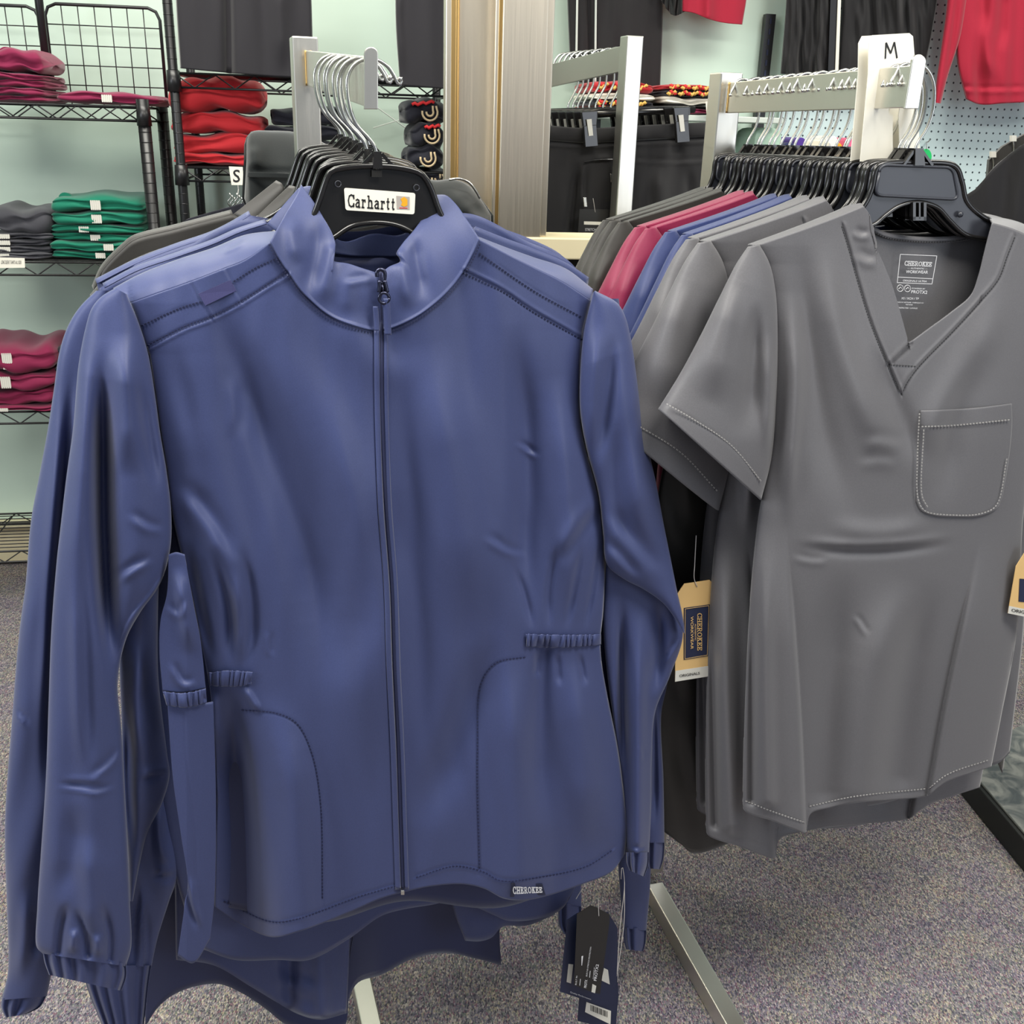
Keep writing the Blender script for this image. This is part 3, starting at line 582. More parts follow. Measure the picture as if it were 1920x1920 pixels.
# inner back of the collar and back panel
wsheet('back_collar', jk, JP, [(586, 392), (640, 452), (700, 438), (752, 440), (828, 380)], [(600, 470), (650, 478), (700, 482), (752, 480), (815, 450)], [(586, 392), (600, 470)], [(828, 380), (815, 450)], 40, 12, lambda X, Y, s, t: -.010 - .02 * np.sin(np.pi * s), M['navy'])
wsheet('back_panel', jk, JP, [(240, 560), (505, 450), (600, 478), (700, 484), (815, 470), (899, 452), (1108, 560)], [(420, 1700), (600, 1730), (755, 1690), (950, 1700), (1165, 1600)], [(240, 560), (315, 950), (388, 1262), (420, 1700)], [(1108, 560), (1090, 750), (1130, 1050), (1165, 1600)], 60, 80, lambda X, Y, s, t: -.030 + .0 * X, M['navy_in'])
# zipper: placket strips, teeth, slider, pull
def along(name, pts, dx0, dx1, mat, extra, parent=jk, nx=5, ny=160, wf=jW):
    C = _oc(pts, ny); X = C[:, :1] + np.linspace(dx0, dx1, nx)[None]; Y = np.repeat(C[:, 1:], nx, 1); s = np.linspace(0, 1, nx)[None]
    return mesh_obj(name, JP.hit(X, Y, wf(X, Y) + extra + .0014 * np.sin(np.pi * s)), grid_faces(ny, nx), mat, parent, solid=.001)
cw = lambda X, Y: np.where(Y < 610, .034, jW(X, Y))
along('zip_placket', ZIP[1:], -13, -2, M['navy'], .0018); along('zip_placket', ZIP[1:], 4, 13, M['navy'], .0018)
along('zip_placket', [(711, 575), (714, 620)], -12, -2, M['navy'], .006, ny=20); along('zip_placket', [(711, 560), (714, 628)], 7, 20, M['navy'], .008, ny=20)
Zc = _oc(ZIP, 500); mb = MB(); z3 = JP.hit(Zc[:, 0] + 1, Zc[:, 1], cw(Zc[:, 0], Zc[:, 1]) + .0012); mb.tube(z3[::3], .0022, 6)
mb.build('zip_coil', M['navy_thread'], jk, smooth=True)
mb = MB(); c = JP.hit(715, 512, .043); 
pp = _oc([(707, 519), (707, 509), (714, 505), (721, 510), (720, 530)], 20); mb.tube(JP.hit(pp[:, 0], pp[:, 1], .044), .0022, 8)
v = JP.hit([708, 722, 720, 711], [528, 528, 544, 544], .0430); d = NRM * .0025; mb.hexa([v[3] - d, v[2] - d, v[2] + d, v[3] + d, v[0] - d, v[1] - d, v[1] + d, v[0] + d]); mb.build('zip_slider', M['gun'], jk, smooth=True, bevel=.0006)
mb = MB(); a = np.linspace(0, 2 * np.pi, 25); mb.tube(JP.hit(720 + 9.5 * np.cos(a), 559 + 10 * np.sin(a), .046), .0017, 8)
for sx in (-1, 1):
    e = _oc([(716 + sx * 5, 526), (717.5 + sx * 6, 536), (718.5 + sx * 8, 548)], 8); mb.tube(JP.hit(e[:, 0], e[:, 1], .046), .0020, 8)
v = JP.hit([712, 721, 724, 714], [534, 534, 548, 548], .045); mb.hexa([v[3] - d * .4, v[2] - d * .4, v[2] + d * .4, v[3] + d * .4, v[0] - d * .4, v[1] - d * .4, v[1] + d * .4, v[0] + d * .4])
mb.build('zip_pull', M['gun'], jk, smooth=True)
v = JP.hit([751, 758, 758, 751], [1668, 1668, 1676, 1676], .046); mb = MB(); mb.hexa([v[3] - d, v[2] - d, v[2] + d, v[3] + d, v[0] - d, v[1] - d, v[1] + d, v[0] + d]); mb.build('zip_stop', M['chrome'], jk, bevel=.0008)
# elastic gathers
def gather(name, parent, plane, top, bot, n, wf, mat, amp=.0055, lift=.0035):
    X, Y, s, t = coons(top, bot, [top[0], bot[0]], [top[-1], bot[-1]], n * 10, 14)
    r = np.abs(np.sin(np.pi * s * n + .9 * np.sin(9 * s) + .7 * np.sin(23 * s) + .9 * (t - .5))) ** .7
    W = wf(X, Y) + lift + amp * (r - .5) * (.5 + .5 * np.sin(np.pi * t)) + .001 * np.sin(np.pi * t)
    return mesh_obj(name, plane.hit(X, Y + 2.2 * (r - .5) * (2 * t - 1), W), grid_faces(14, n * 10), mat, parent, solid=.001)
gather('elastic_gather', jk, JP, [(987, 1189), (1050, 1191), (1127, 1190)], [(987, 1212), (1050, 1214), (1127, 1209)], 12, jW, M['navy'])
gather('elastic_gather', jk, JP, [(388, 1262), (430, 1258), (474, 1261)], [(392, 1285), (430, 1287), (470, 1284)], 7, jW, M['navy'])
# side panel behind the front body on the left, with its own gather and slit hem
SF = [('r', [(330, 1060), (345, 1140), (360, 1230)], 14, .008), ('c', [(312, 1130), (335, 1150), (350, 1120)], 6, .002), ('c', [(320, 1240), (345, 1280), (372, 1275)], 6, .002), ('v', [(345, 1340), (352, 1450), (365, 1560), (368, 1650)], 2.4, -.001, 'none'), ('c', [(352, 1640), (358, 1690), (375, 1745)], 5, -.004)]
swf = lambda X, Y, s=None, t=None: .024 + .012 * np.clip(1 - np.abs(X - 350) / 60, 0, 1) ** .5 + folds(X, Y, SF)
wsheet('side_panel', jk, JP, [(316, 1040), (330, 1036), (346, 1040)], [(305, 1297), (345, 1300), (386, 1292)], [(316, 1040), (313, 1113), (301, 1163), (299, 1225), (305, 1297)], [(346, 1040), (363, 1132), (376, 1200), (386, 1292)], 40, 60, swf, M['navy'])
gather('elastic_gather', jk, JP, [(305, 1297), (345, 1300), (386, 1292)], [(312, 1322), (350, 1326), (388, 1318)], 6, swf, M['navy'])
wsheet('side_panel', jk, JP, [(314, 1320), (350, 1324), (400, 1316)], [(333, 1792), (362, 1806), (394, 1760)], [(314, 1320), (317, 1367), (324, 1458), (340, 1571), (352, 1657), (345, 1707), (333, 1792)], [(400, 1316), (405, 1503), (402, 1685), (394, 1760)], 44, 90, swf, M['navy'])
# sleeves
SLF = [('r', [(192, 640), (193, 800), (196, 1000), (205, 1180), (222, 1300)], (17, 20), -.030, 'both'), ('r', [(232, 620), (240, 760), (235, 900)], 26, .010), ('r', [(262, 700), (280, 820), (300, 930)], 12, -.006), ('k', [(212, 1250), (240, 1160), (280, 1110), (318, 1050)], 6, .012), ('c', [(212, 1090), (250, 1065), (290, 1045)], 7, .003),
       ('c', [(240, 960), (275, 985), (312, 995)], 7, .002), ('r', [(165, 650), (150, 900), (140, 1150)], 18, .006), ('c', [(146, 1040), (152, 1200), (156, 1340), (166, 1470)], 11, .005), ('c', [(95, 1472), (150, 1478), (180, 1484), (225, 1470)], 4, .0014), ('c', [(110, 1466), (150, 1466), (210, 1470)], 5, -.0012), ('c', [(166, 1462), (205, 1430), (228, 1400)], 6, .002),
       ('r', [(140, 1500), (130, 1620), (105, 1700)], 22, -.005), ('r', [(160, 1560), (170, 1700), (160, 1780)], 22, .007), ('r', [(110, 1785), (115, 1740), (125, 1690)], 8, -.007, 'out'), ('r', [(165, 1790), (160, 1750), (140, 1700)], 7, -.006, 'out'), ('r', [(205, 1800), (205, 1750), (190, 1690)], 7, -.006, 'out'), ('r', [(135, 1790), (140, 1740)], 7, .006), ('r', [(185, 1795), (182, 1750)], 7, .005)]
SL_L = [(216, 540), (190, 556), (172, 578), (160, 616), (147, 686), (137, 802), (125, 890), (113, 992), (106, 1055), (96, 1186), (91, 1320), (86, 1458), (77, 1594), (70, 1700), (69, 1776), (80, 1788)]
SL_R = [(238, 552), (258, 600), (277, 660), (290, 735), (301, 815), (312, 880), (321, 960), (319, 1030), (300, 1095), (262, 1150), (236, 1200), (221, 1280), (228, 1370), (234, 1480), (240, 1600), (244, 1700), (246, 1775), (236, 1812)]
sleeve('sleeve', jk, JP, SL_L, SL_R, 260, .012, [.012, .030, .034, .032, .03, .03, .034, .03], SLF, M['navy'], 120, 21, .002)
def cuff(parent, plane, L, R, w0, T, mat, k=13, name='cuff'):
    return sleeve(name, parent, plane, L, R, 12, w0, T, [], mat, 120, None, ruff=(k, .0038))
cuff(jk, JP, [(80, 1786), (84, 1806), (92, 1828)], [(236, 1806), (237, 1830), (228, 1858)], .012, .024, M['navy'])
SRF = [('r', [(1150, 620), (1140, 760), (1120, 880)], 12, -.006), ('r', [(1122, 600), (1112, 720), (1105, 860)], 12, .004), ('r', [(1175, 640), (1190, 860), (1225, 1060)], 26, .006), ('r', [(1150, 780), (1160, 940), (1190, 1060)], 18, -.005),
       ('c', [(1130, 950), (1180, 1010), (1240, 1090)], 14, .003), ('c', [(1128, 1010), (1165, 1050), (1200, 1090)], 9, .0025)]
SR_L = [(1112, 548), (1096, 615), (1089, 678), (1087, 757), (1092, 803), (1102, 850), (1122, 925), (1131, 1000), (1138, 1058), (1170, 1086), (1205, 1104), (1242, 1130), (1266, 1160), (1281, 1186)]
SR_R = [(1116, 545), (1156, 567), (1171, 590), (1184, 640), (1195, 715), (1209, 809), (1230, 905), (1244, 980), (1256, 1040), (1264, 1080), (1270, 1110), (1277, 1140), (1282, 1168), (1284, 1188)]
sleeve('sleeve', jk, JP, SR_L, SR_R, 200, .014, [.012, .026, .026, .024, .016, .006], SRF, M['navy'], 110, 22, .002)
sleeve('lower_sleeve', jk, JP, [(1140, 980), (1134, 1100), (1131, 1170), (1138, 1260), (1150, 1350), (1162, 1440), (1168, 1520), (1174, 1600)], [(1236, 980), (1262, 1110), (1281, 1188), (1256, 1268), (1229, 1333), (1222, 1420), (1221, 1510), (1217, 1600)], 180, -.006, [.006, .012, .014, .018, .020], [('r', [(1196, 1120), (1198, 1300), (1196, 1590)], 15, .012, 'in'), ('r', [(1165, 1100), (1166, 1300), (1172, 1480)], 9, -.012), ('r', [(1232, 1120), (1236, 1210), (1226, 1310)], 13, -.010), ('c', [(1240, 1250), (1262, 1215), (1278, 1190)], 4, .002), ('c', [(1200, 1395), (1204, 1410), (1206, 1430)], 3, .001), ('c', [(1180, 1590), (1200, 1594), (1215, 1590)], 4, .003)], M['navy'], 100, 26, .0015)
cuff(jk, JP, [(1174, 1598), (1175, 1618), (1180, 1632)], [(1217, 1598), (1216, 1620), (1208, 1644)], .010, .018, M['navy'], 7)
# stitching and patches
lines = [[(276, 648), (347, 612), (397, 593), (451, 565), (491, 540), (538, 509)], [(265, 611), (335, 579), (379, 565)], [(438, 528), (482, 501), (526, 482)], [(899, 475), (1000, 545), (1095, 597)], [(1092, 637), (1000, 585), (940, 545), (868, 511)],
         [(453, 1331), (521, 1338), (558, 1358), (585, 1413), (601, 1503), (605, 1690)], [(985, 1232), (930, 1243), (903, 1280), (895, 1416), (899, 1630)], [(420, 1690), (508, 1728), (560, 1722), (676, 1680), (745, 1660)], [(780, 1645), (853, 1624), (907, 1635), (938, 1651), (1022, 1643), (1100, 1624), (1150, 1593)],
         [(704, 640), (706, 800), (711, 950), (722, 1100), (727, 1250), (734, 1400), (739, 1550), (743, 1650)]]
stitches('stitching', jk, JP, lines, lambda X, Y: wj(X, Y) + .0012, M['navy_thread'], 6.5, .6, .0007)
ns = [(x + (-4 if x < 712 else 4) * .7, y + 4) for x, y in NECK]
stitches('stitching', jk, JP, [ns], lambda X, Y: jW(X, Y) + .0012, M['navy_thread'], 6, .6, .0007)
tl = np.array([(372, 551), (432, 525), (443, 545), (385, 573)], float)
ribbon_poly(tl[:, 0], tl[:, 1], JP, wj(tl[:, 0], tl[:, 1]) + .0016, 'badge_loop', M['satin'], jk, .0008)
HLq = [(959, 1655), (1017, 1657), (1023, 1678), (957, 1682)]; hq = np.array(HLq, float)
lb = ribbon_poly(hq[:, 0], hq[:, 1], JP, jW(hq[:, 0], hq[:, 1]) + .0022, 'hem_label', M['navycard'], jk, .0008)
serif_text('CHEROKEE', [(961, 1662), (1016, 1663), (1017, 1674), (962, 1677)], JP, lambda X, Y: np.interp(X, [957, 1023], [(jW(hq[:, 0], hq[:, 1]) + .0028)[[0, 3]].max(), (jW(hq[:, 0], hq[:, 1]) + .0028)[[1, 2]].max()]), 'label_print', M['print'], jk, .09, .2)
# ================================================================== JACKETS BEHIND THE FRONT ONE
def jplane(k): return Plane(JP.p0 - BV1 * k, NRM)
def rear_jacket(label, k, lsh, rsh, neck, Lb, Rb, hem, mat, mat_in, sleeves, collar=None, seed=1, group=None, fr=None):
    P = jplane(k); t = thing('zip_jacket', P.hit(706, 430, 0), label, 'jacket', group)
    top = poly_n([lsh, neck, rsh], [30, 50, 31]); wf = lambda X, Y, s, tt: .000 + .016 * np.clip(4 * s * (1 - s), 0, 1) ** .4 - .01 * (1 - tt) ** 3 + soft(X, Y, seed, 200, .003)
    wsheet('front_body', t, P, top, hem, Lb, Rb, len(top), 120, wf, mat)
    tb = poly_n([lsh, [lsh[-1], ((lsh[-1][0] + rsh[0][0]) / 2, lsh[-1][1] + 30), rsh[0]], rsh], [30, 50, 31])
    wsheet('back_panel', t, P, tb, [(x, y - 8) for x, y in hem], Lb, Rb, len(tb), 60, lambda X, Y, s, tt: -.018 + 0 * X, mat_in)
    yk = [(x - 4, y - 9) for x, y in lsh]; wsheet('back_yoke', t, P, yk, lsh, [yk[0], lsh[0]], [yk[-1], lsh[-1]], 40, 10, lambda X, Y, s, tt: -.016 + .012 * tt + .003 * np.sin(np.pi * tt), mat)
    for (L, R, w0, T, fl, cf) in sleeves:
        sleeve('sleeve', t, P, L, R, 150, w0, T, fl, mat, 80, seed + 3, .003)
        if cf: cuff(t, P, cf[0], cf[1], w0, cf[2], mat, cf[3])
    if collar:
        c = collar; wsheet('collar', t, P, c[0], c[1], [c[0][0], c[1][0]], [c[0][-1], c[1][-1]], 40, 16, lambda X, Y, s, tt: .0 + .012 * np.sin(np.pi * s) - .006 * (1 - tt), mat)
    return t, P
# second navy jacket
N2L = [(240, 556), (258, 700), (262, 900), (250, 1200), (300, 1500), (345, 1700), (380, 1780)]
rear_jacket('second navy zip jacket, its hem showing just below the front one', .055, [(196, 540), (258, 508), (330, 483), (400, 458), (450, 436), (500, 420)], [(880, 420), (930, 440), (990, 462), (1060, 492), (1104, 520)], [(500, 420), (600, 520), (706, 560), (800, 520), (880, 420)],
    N2L, [(1104, 520), (1085, 750), (1110, 1050), (1130, 1400), (1090, 1640), (1069, 1680)], [(380, 1780), (440, 1800), (521, 1800), (580, 1800), (652, 1762), (714, 1718), (753, 1706), (807, 1697), (849, 1690), (891, 1701), (926, 1716), (950, 1726), (1003, 1724), (1053, 1705), (1069, 1680)], M['navy'], M['navy_in'],
    [([(214, 560), (216, 700), (220, 900), (222, 1100), (224, 1250), (228, 1350), (232, 1480), (240, 1600), (244, 1690)], [(240, 560), (290, 760), (300, 1000), (296, 1160), (297, 1270), (313, 1410), (318, 1453), (304, 1505), (277, 1560), (262, 1620), (249, 1690)], .02, [.02, .024, .026, .03, .03, .026, .01],
      [('r', [(262, 1190), (255, 1350), (262, 1440)], 16, .010), ('c', [(317, 1453), (290, 1450), (262, 1462)], 5, .004), ('c', [(268, 1600), (275, 1585), (285, 1590)], 4, .002), ('r', [(240, 1300), (242, 1480), (250, 1620)], 9, -.010)], None),
     ([(1140, 560), (1150, 800), (1170, 1050), (1185, 1250), (1195, 1450), (1208, 1580)], [(1160, 560), (1195, 800), (1235, 1000), (1258, 1200), (1252, 1278), (1240, 1340), (1244, 1460), (1246, 1580)], .0, .018, [('r', [(1225, 1300), (1228, 1560)], 7, -.008)], ([(1208, 1578), (1207, 1610), (1212, 1628)], [(1246, 1578), (1244, 1610), (1238, 1630)], .016, 6))],
    [[(560, 352), (585, 350), (620, 400)], [(500, 420), (540, 450), (600, 480)]], 31)
# third navy jacket, unzipped, back panel showing
P3 = jplane(.09); n3 = thing('zip_jacket', P3.hit(706, 420, 0), 'third navy zip jacket hanging open, its left sleeve outermost at the left', 'jacket')
top3 = poly_n([[(186, 540), (258, 500), (330, 474), (400, 449), (440, 432), (480, 410)], [(480, 410), (600, 440), (706, 470), (800, 440), (860, 400)], [(860, 400), (930, 430), (990, 452), (1060, 484), (1095, 520)]], [30, 50, 31])
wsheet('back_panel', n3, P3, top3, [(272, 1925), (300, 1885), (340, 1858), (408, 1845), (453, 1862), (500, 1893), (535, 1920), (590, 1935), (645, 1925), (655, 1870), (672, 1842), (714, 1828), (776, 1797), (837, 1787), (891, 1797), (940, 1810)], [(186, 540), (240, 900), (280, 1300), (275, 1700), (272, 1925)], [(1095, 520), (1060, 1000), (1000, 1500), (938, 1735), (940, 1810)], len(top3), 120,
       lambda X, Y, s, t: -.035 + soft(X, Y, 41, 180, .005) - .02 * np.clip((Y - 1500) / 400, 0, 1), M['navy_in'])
wsheet('front_body', n3, P3, [(186, 541), (300, 490), (480, 411), (560, 470), (650, 520)], [(330, 1800), (400, 1810), (470, 1850), (520, 1880), (560, 1902), (600, 1912), (650, 1900)], [(186, 541), (240, 900), (300, 1300), (325, 1600), (330, 1800)], [(650, 520), (645, 1000), (650, 1500), (656, 1750), (650, 1900)], 90, 120,
       lambda X, Y, s, t: -.004 + .012 * np.clip(4 * s * (1 - s), 0, 1) ** .4 + folds(X, Y, [('r', [(540, 1650), (545, 1900)], 16, -.012, 'in'), ('r', [(600, 1650), (605, 1900)], 18, .010, 'in'), ('c', [(500, 1820), (560, 1840), (610, 1850)], 8, .004), ('c', [(520, 1870), (580, 1890), (650, 1875)], 4, .002)]) + soft(X, Y, 42, 150, .003), M['navy'])
wsheet('front_body', n3, P3, [(760, 520), (860, 401), (990, 453), (1060, 485), (1095, 521)], [(872, 1764), (900, 1765), (922, 1758), (942, 1738), (990, 1735), (1040, 1715)], [(760, 520), (790, 1000), (820, 1500), (850, 1705), (872, 1764)], [(1095, 521), (1080, 1000), (1070, 1500), (1040, 1715)], 80, 110,
       lambda X, Y, s, t: -.002 + .012 * np.clip(4 * s * (1 - s), 0, 1) ** .4 + soft(X, Y, 43, 150, .003) + folds(X, Y, [('c', [(855, 1725), (900, 1728), (940, 1712)], 3, .0015)]), M['navy'])
SC_L = [(180, 545), (150, 575), (128, 610), (112, 657), (101, 730), (90, 802), (74, 890), (58, 977), (48, 1094), (36, 1186), (23, 1340), (9, 1549), (13, 1707), (15, 1820), (3, 1875)]
SC_R = [(205, 545), (180, 700), (175, 850), (150, 1000), (135, 1150), (125, 1300), (120, 1450), (112, 1600), (108, 1720), (97, 1822), (88, 1868)]
sleeve('sleeve', n3, P3, SC_L, SC_R, 200, .02, [.012, .028, .032, .03, .03, .026], [('r', [(118, 700), (104, 900), (92, 1100), (80, 1300), (68, 1500)], 14, .006), ('r', [(138, 680), (122, 900), (108, 1100), (98, 1300), (84, 1520)], 10, -.016), ('c', [(26, 1330), (40, 1345), (55, 1360)], 4, .002), ('r', [(50, 1660), (45, 1760), (30, 1850)], 14, .006), ('r', [(75, 1700), (62, 1800)], 9, -.005)], M['navy'], 90, 47, .003)
cuff(n3, P3, [(3, 1872), (2, 1890), (10, 1908)], [(88, 1866), (75, 1888), (48, 1902)], .02, .018, M['navy'], 7)
sleeve('sleeve', n3, P3, [(1110, 560), (1130, 800), (1145, 1100), (1150, 1400), (1160, 1640), (1168, 1740)], [(1140, 560), (1170, 800), (1205, 1100), (1218, 1400), (1220, 1640), (1212, 1745)], 120, -.03, .016, [], M['navy'], 60, 48, .003)
cuff(n3, P3, [(1168, 1738), (1170, 1765), (1174, 1780)], [(1212, 1742), (1210, 1770), (1206, 1784)], -.03, .014, M['navy'], 6)
# fourth navy jacket
rear_jacket('fourth navy zip jacket, mostly hidden, its lower left sleeve showing at the bottom', .125, [(182, 532), (258, 494), (330, 466), (400, 442), (440, 422), (470, 404)], [(850, 395), (930, 424), (990, 446), (1050, 476), (1085, 515)], [(470, 404), (600, 460), (706, 490), (800, 460), (850, 395)],
    [(182, 532), (240, 900), (280, 1300), (330, 1640), (350, 1700)], [(1085, 515), (1060, 1000), (1040, 1400), (1020, 1600)], [(350, 1700), (500, 1700), (700, 1640), (900, 1640), (1020, 1600)], M['navy'], M['navy_in'],
    [([(225, 600), (230, 900), (236, 1200), (240, 1450), (234, 1600), (200, 1700), (160, 1780), (152, 1812)], [(255, 600), (280, 900), (296, 1180), (314, 1450), (320, 1520), (334, 1636), (317, 1690), (296, 1757), (284, 1812)], .06, .02, [('c', [(334, 1636), (310, 1640), (285, 1628)], 5, .004), ('r', [(300, 1500), (300, 1580), (318, 1640)], 10, .006), ('r', [(260, 1640), (252, 1740), (245, 1840)], 8, -.007), ('c', [(270, 1690), (272, 1780), (268, 1860)], 5, .004)], ([(152, 1810), (166, 1860), (188, 1915), (196, 1935)], [(284, 1810), (278, 1850), (272, 1905), (268, 1935)], .02, 12)),
     ([(1030, 600), (1035, 1000), (1040, 1400), (1046, 1690)], [(1080, 600), (1085, 1000), (1088, 1400), (1090, 1700)], -.01, .014, [], ([(1046, 1690), (1048, 1735), (1058, 1752)], [(1090, 1700), (1088, 1735), (1080, 1750)], .012, 5))], None, 51)
# two charcoal jackets at the back
for i, (k, dl, lab) in enumerate(((.17, [(172, 562), (207, 523), (267, 489), (340, 464), (400, 446), (460, 426)], 'charcoal jacket behind the navy ones on the left rack, the nearer of two'), (.20, [(176, 545), (193, 507), (233, 465), (253, 450), (333, 429), (437, 402)], 'charcoal jacket behind the navy ones on the left rack, the farther of two'))):
    col = [[(543, 347), (556, 352), (562, 375)], [(460, 426), (500, 440), (560, 450)]] if i == 0 else [[(518, 338), (530, 346), (538, 380)], [(437, 402), (470, 415), (520, 430)]]
    rear_jacket(lab, k, dl, [(800, 405), (900, 430), (980, 455), (1030, 500)], [dl[-1], (600, 470), (700, 480), (800, 405)], [dl[0], (210, 900), (260, 1200), (330, 1500)], [(1030, 500), (1010, 900), (1000, 1200), (985, 1500)], [(330, 1500), (600, 1520), (800, 1510), (985, 1500)], M['char'], M['black'],
        [([(dl[0][0] + 6, dl[0][1] - 4), (190, 700), (215, 1000), (240, 1400)], [(dl[0][0] + 24, dl[0][1] - 6), (250, 700), (280, 1000), (290, 1400)], -.01, .018, [], None), ([(1010, 505), (1010, 900), (1000, 1400)], [(1030, 500), (1050, 900), (1050, 1400)], -.01, .018, [], None)], col, 60 + i)
# dark fleece piled behind the jackets
FP = Plane(at(700, 340, 1.72), NRM)
fl = thing('folded_sweatshirt', FP.hit(700, 470, 0), 'bulky dark green-black fleece hanging behind the navy jackets, left and right of their hangers', 'sweatshirt')
FT = [(462, 300), (464, 258), (472, 247), (510, 245), (560, 249), (627, 277), (680, 300), (760, 325), (816, 338), (850, 336), (880, 348), (905, 378), (921, 404)]
FB = [(458, 372), (480, 430), (560, 520), (700, 560), (820, 540), (900, 480), (922, 440)]
ff = [('c', [(462, 324), (520, 326), (600, 330)], 5, .004), ('r', [(470, 270), (480, 320)], 12, .006), ('c', [(840, 340), (870, 380), (915, 420)], 10, .006), ('r', [(860, 350), (890, 400)], 14, .01)]
fwf = lambda X, Y, s, t: -.03 + .10 * np.clip(4 * s * (1 - s), 0, 1) ** .4 * np.clip(3 * t, 0, 1) ** .5 + folds(X, Y, ff) + soft(X, Y, 71, 90, .004)
wsheet('body', fl, FP, FT, FB, [FT[0], FB[0]], [FT[-1], FB[-1]], 110, 60, fwf, M['fleece'], .004)
wsheet('back', fl, FP, FT, FB, [FT[0], FB[0]], [FT[-1], FB[-1]], 40, 20, lambda X, Y, s, t: -.03 - .05 * np.clip(4 * s * (1 - s), 0, 1) ** .4, M['fleece'], .004)
wsheet('hem_band', fl, FP, [(463, 322), (530, 325), (600, 330)], [(462, 332), (530, 334), (600, 339)], [(463, 322), (462, 332)], [(600, 330), (600, 339)], 40, 6, lambda X, Y, s, t: .002 + .10 * np.clip(4 * (X - 455) * (922 - X) / 467 ** 2, 0, 1) ** .4 * .95 + .003, M['fleece'], .002)
mb = MB(); c = _oc([(842, 337), (862, 335), (880, 343), (892, 358), (900, 372)], 40); mb.tube(FP.hit(c[:, 0], c[:, 1], .03), .0022, 6); mb.build('zip_edge', M['chrome'], fl, smooth=True)
# ================================================================== HANG TAGS OF THE JACKETS
def tag(label, plane, pts, mat, thread, prints=(), group=None, name='hang_tag', w=0.0):
    q = np.array(pts, float); t = thing(name, plane.hit(q[:, 0].mean(), q[:, 1].max(), w), label, 'tag', group)
    ribbon_poly(q[:, 0], q[:, 1], plane, w, 'card', mat, t, .0008)
    for th in thread: c = _oc(th, 24); mb = MB(); mb.tube(plane.hit(c[:, 0], c[:, 1], w + .001), .00055, 5); mb.build('thread', M['thread'], t, smooth=True)
    for i, pr in enumerate(prints):
        if pr[0] == 'poly': v = np.array(pr[1], float); ribbon_poly(v[:, 0], v[:, 1], plane, w + .0004 + .0003 * (1 + pr[3] if len(pr) > 3 else 1), 'print_block', M[pr[2]], t, .0002)
        elif pr[0] == 'text': text_mesh(pr[1], pr[2], plane, w + .0014, 'print', M[pr[3]], t, pr[4] if len(pr) > 4 else 0)
        elif pr[0] == 'serif': serif_text(pr[1], pr[2], plane, w + .0014, 'print', M[pr[3]], t, .075, .14)
    return t
def zz(pts): return [(1020 + x / 5.333, 1560 + y / 5.333) for x, y in pts]
TP = jplane(-.012)
def rot_quad(x0, y0, x1, y1, h):      # text running from (x0,y0) to (x1,y1), height h pixels to its left-up side
    d = np.array([x1 - x0, y1 - y0], float); d /= np.linalg.norm(d); n = np.array([d[1], -d[0]]); a = np.array([x0, y0]); b = np.array([x1, y1])
    return [a + n * h, b + n * h, b, a]
def zr(x0, y0, x1, y1, h): return rot_quad(1020 + x0 / 5.333, 1560 + y0 / 5.333, 1020 + x1 / 5.333, 1560 + y1 / 5.333, h / 5.333)
bar_codes = [('poly', zz([(425, 1700), (670, 1790), (665, 1925), (410, 1800)]), 'white')]
for i in range(14):
    x = 465 + i * 12.5; y = 1728 + i * 5; bar_codes.append(('poly', zz([(x, y), (x + 4 + (i % 3) * 2, y + 2), (x + 4 + (i % 3) * 2, y + 62), (x, y + 58)]), 'ink', 1))
tag('lowest navy hang tag with a barcode sticker, under the front jacket', jplane(.02), zz([(360, 1560), (735, 1430), (745, 1640), (715, 1980), (335, 1890)]), M['navycard'], [zz([(740, 1410), (735, 1500)])], bar_codes, w=-.004)
tag('middle navy hang tag with two pale stickers, partly behind the black one', jplane(.0), zz([(232, 880), (330, 815), (640, 800), (735, 960), (735, 1420), (700, 1700), (560, 1735), (160, 1595)]), M['navycard'], [zz([(385, 560), (320, 670)])],
    [('poly', zz([(245, 1320), (292, 1325), (270, 1515), (226, 1500)]), 'stick'), ('poly', zz([(600, 1360), (640, 1380), (658, 1525), (575, 1485)]), 'stick'), ('text', 'Quality Performance', zr(258, 1610, 468, 1684, 18), 'print')], w=-.004)
tag('black hang tag with white sideways printing hanging from the front jacket', TP, zz([(465, 735), (525, 755), (655, 825), (655, 900), (560, 1620), (490, 1605), (300, 1530), (325, 960), (330, 820)]), M['blackcard'], [zz([(540, 665), (548, 840)]), zz([(770, 470), (780, 335), (805, 500), (760, 960), (730, 1420)]), zz([(805, 500), (800, 900), (730, 1440)])],
    [('text', 'BUILT-IN STRETCH PROTECTION', zr(432, 1445, 475, 1150, 14), 'print'), ('text', 'POWERED BY', zr(497, 1470, 510, 1350, 10), 'print'), ('text', 'PROTX2', zr(525, 1490, 548, 1325, 28), 'print', .01), ('text', 'BUILT IN', zr(325, 1530, 335, 1440, 14), 'print'), ('text', 'PROTX', zr(425, 1560, 435, 1480, 26), 'print', .01), ('poly', zz([(375, 1245), (392, 1238), (380, 1335), (375, 1335)]), 'print'),
     ('poly', zz([(485, 1520), (523, 1540), (510, 1612), (475, 1600)]), 'stick'), ('poly', zz([(460, 1390), (465, 1390), (458, 1455), (453, 1455)]), 'print'), ('poly', zz([(362, 1470), (367, 1470), (360, 1535), (355, 1535)]), 'print')])
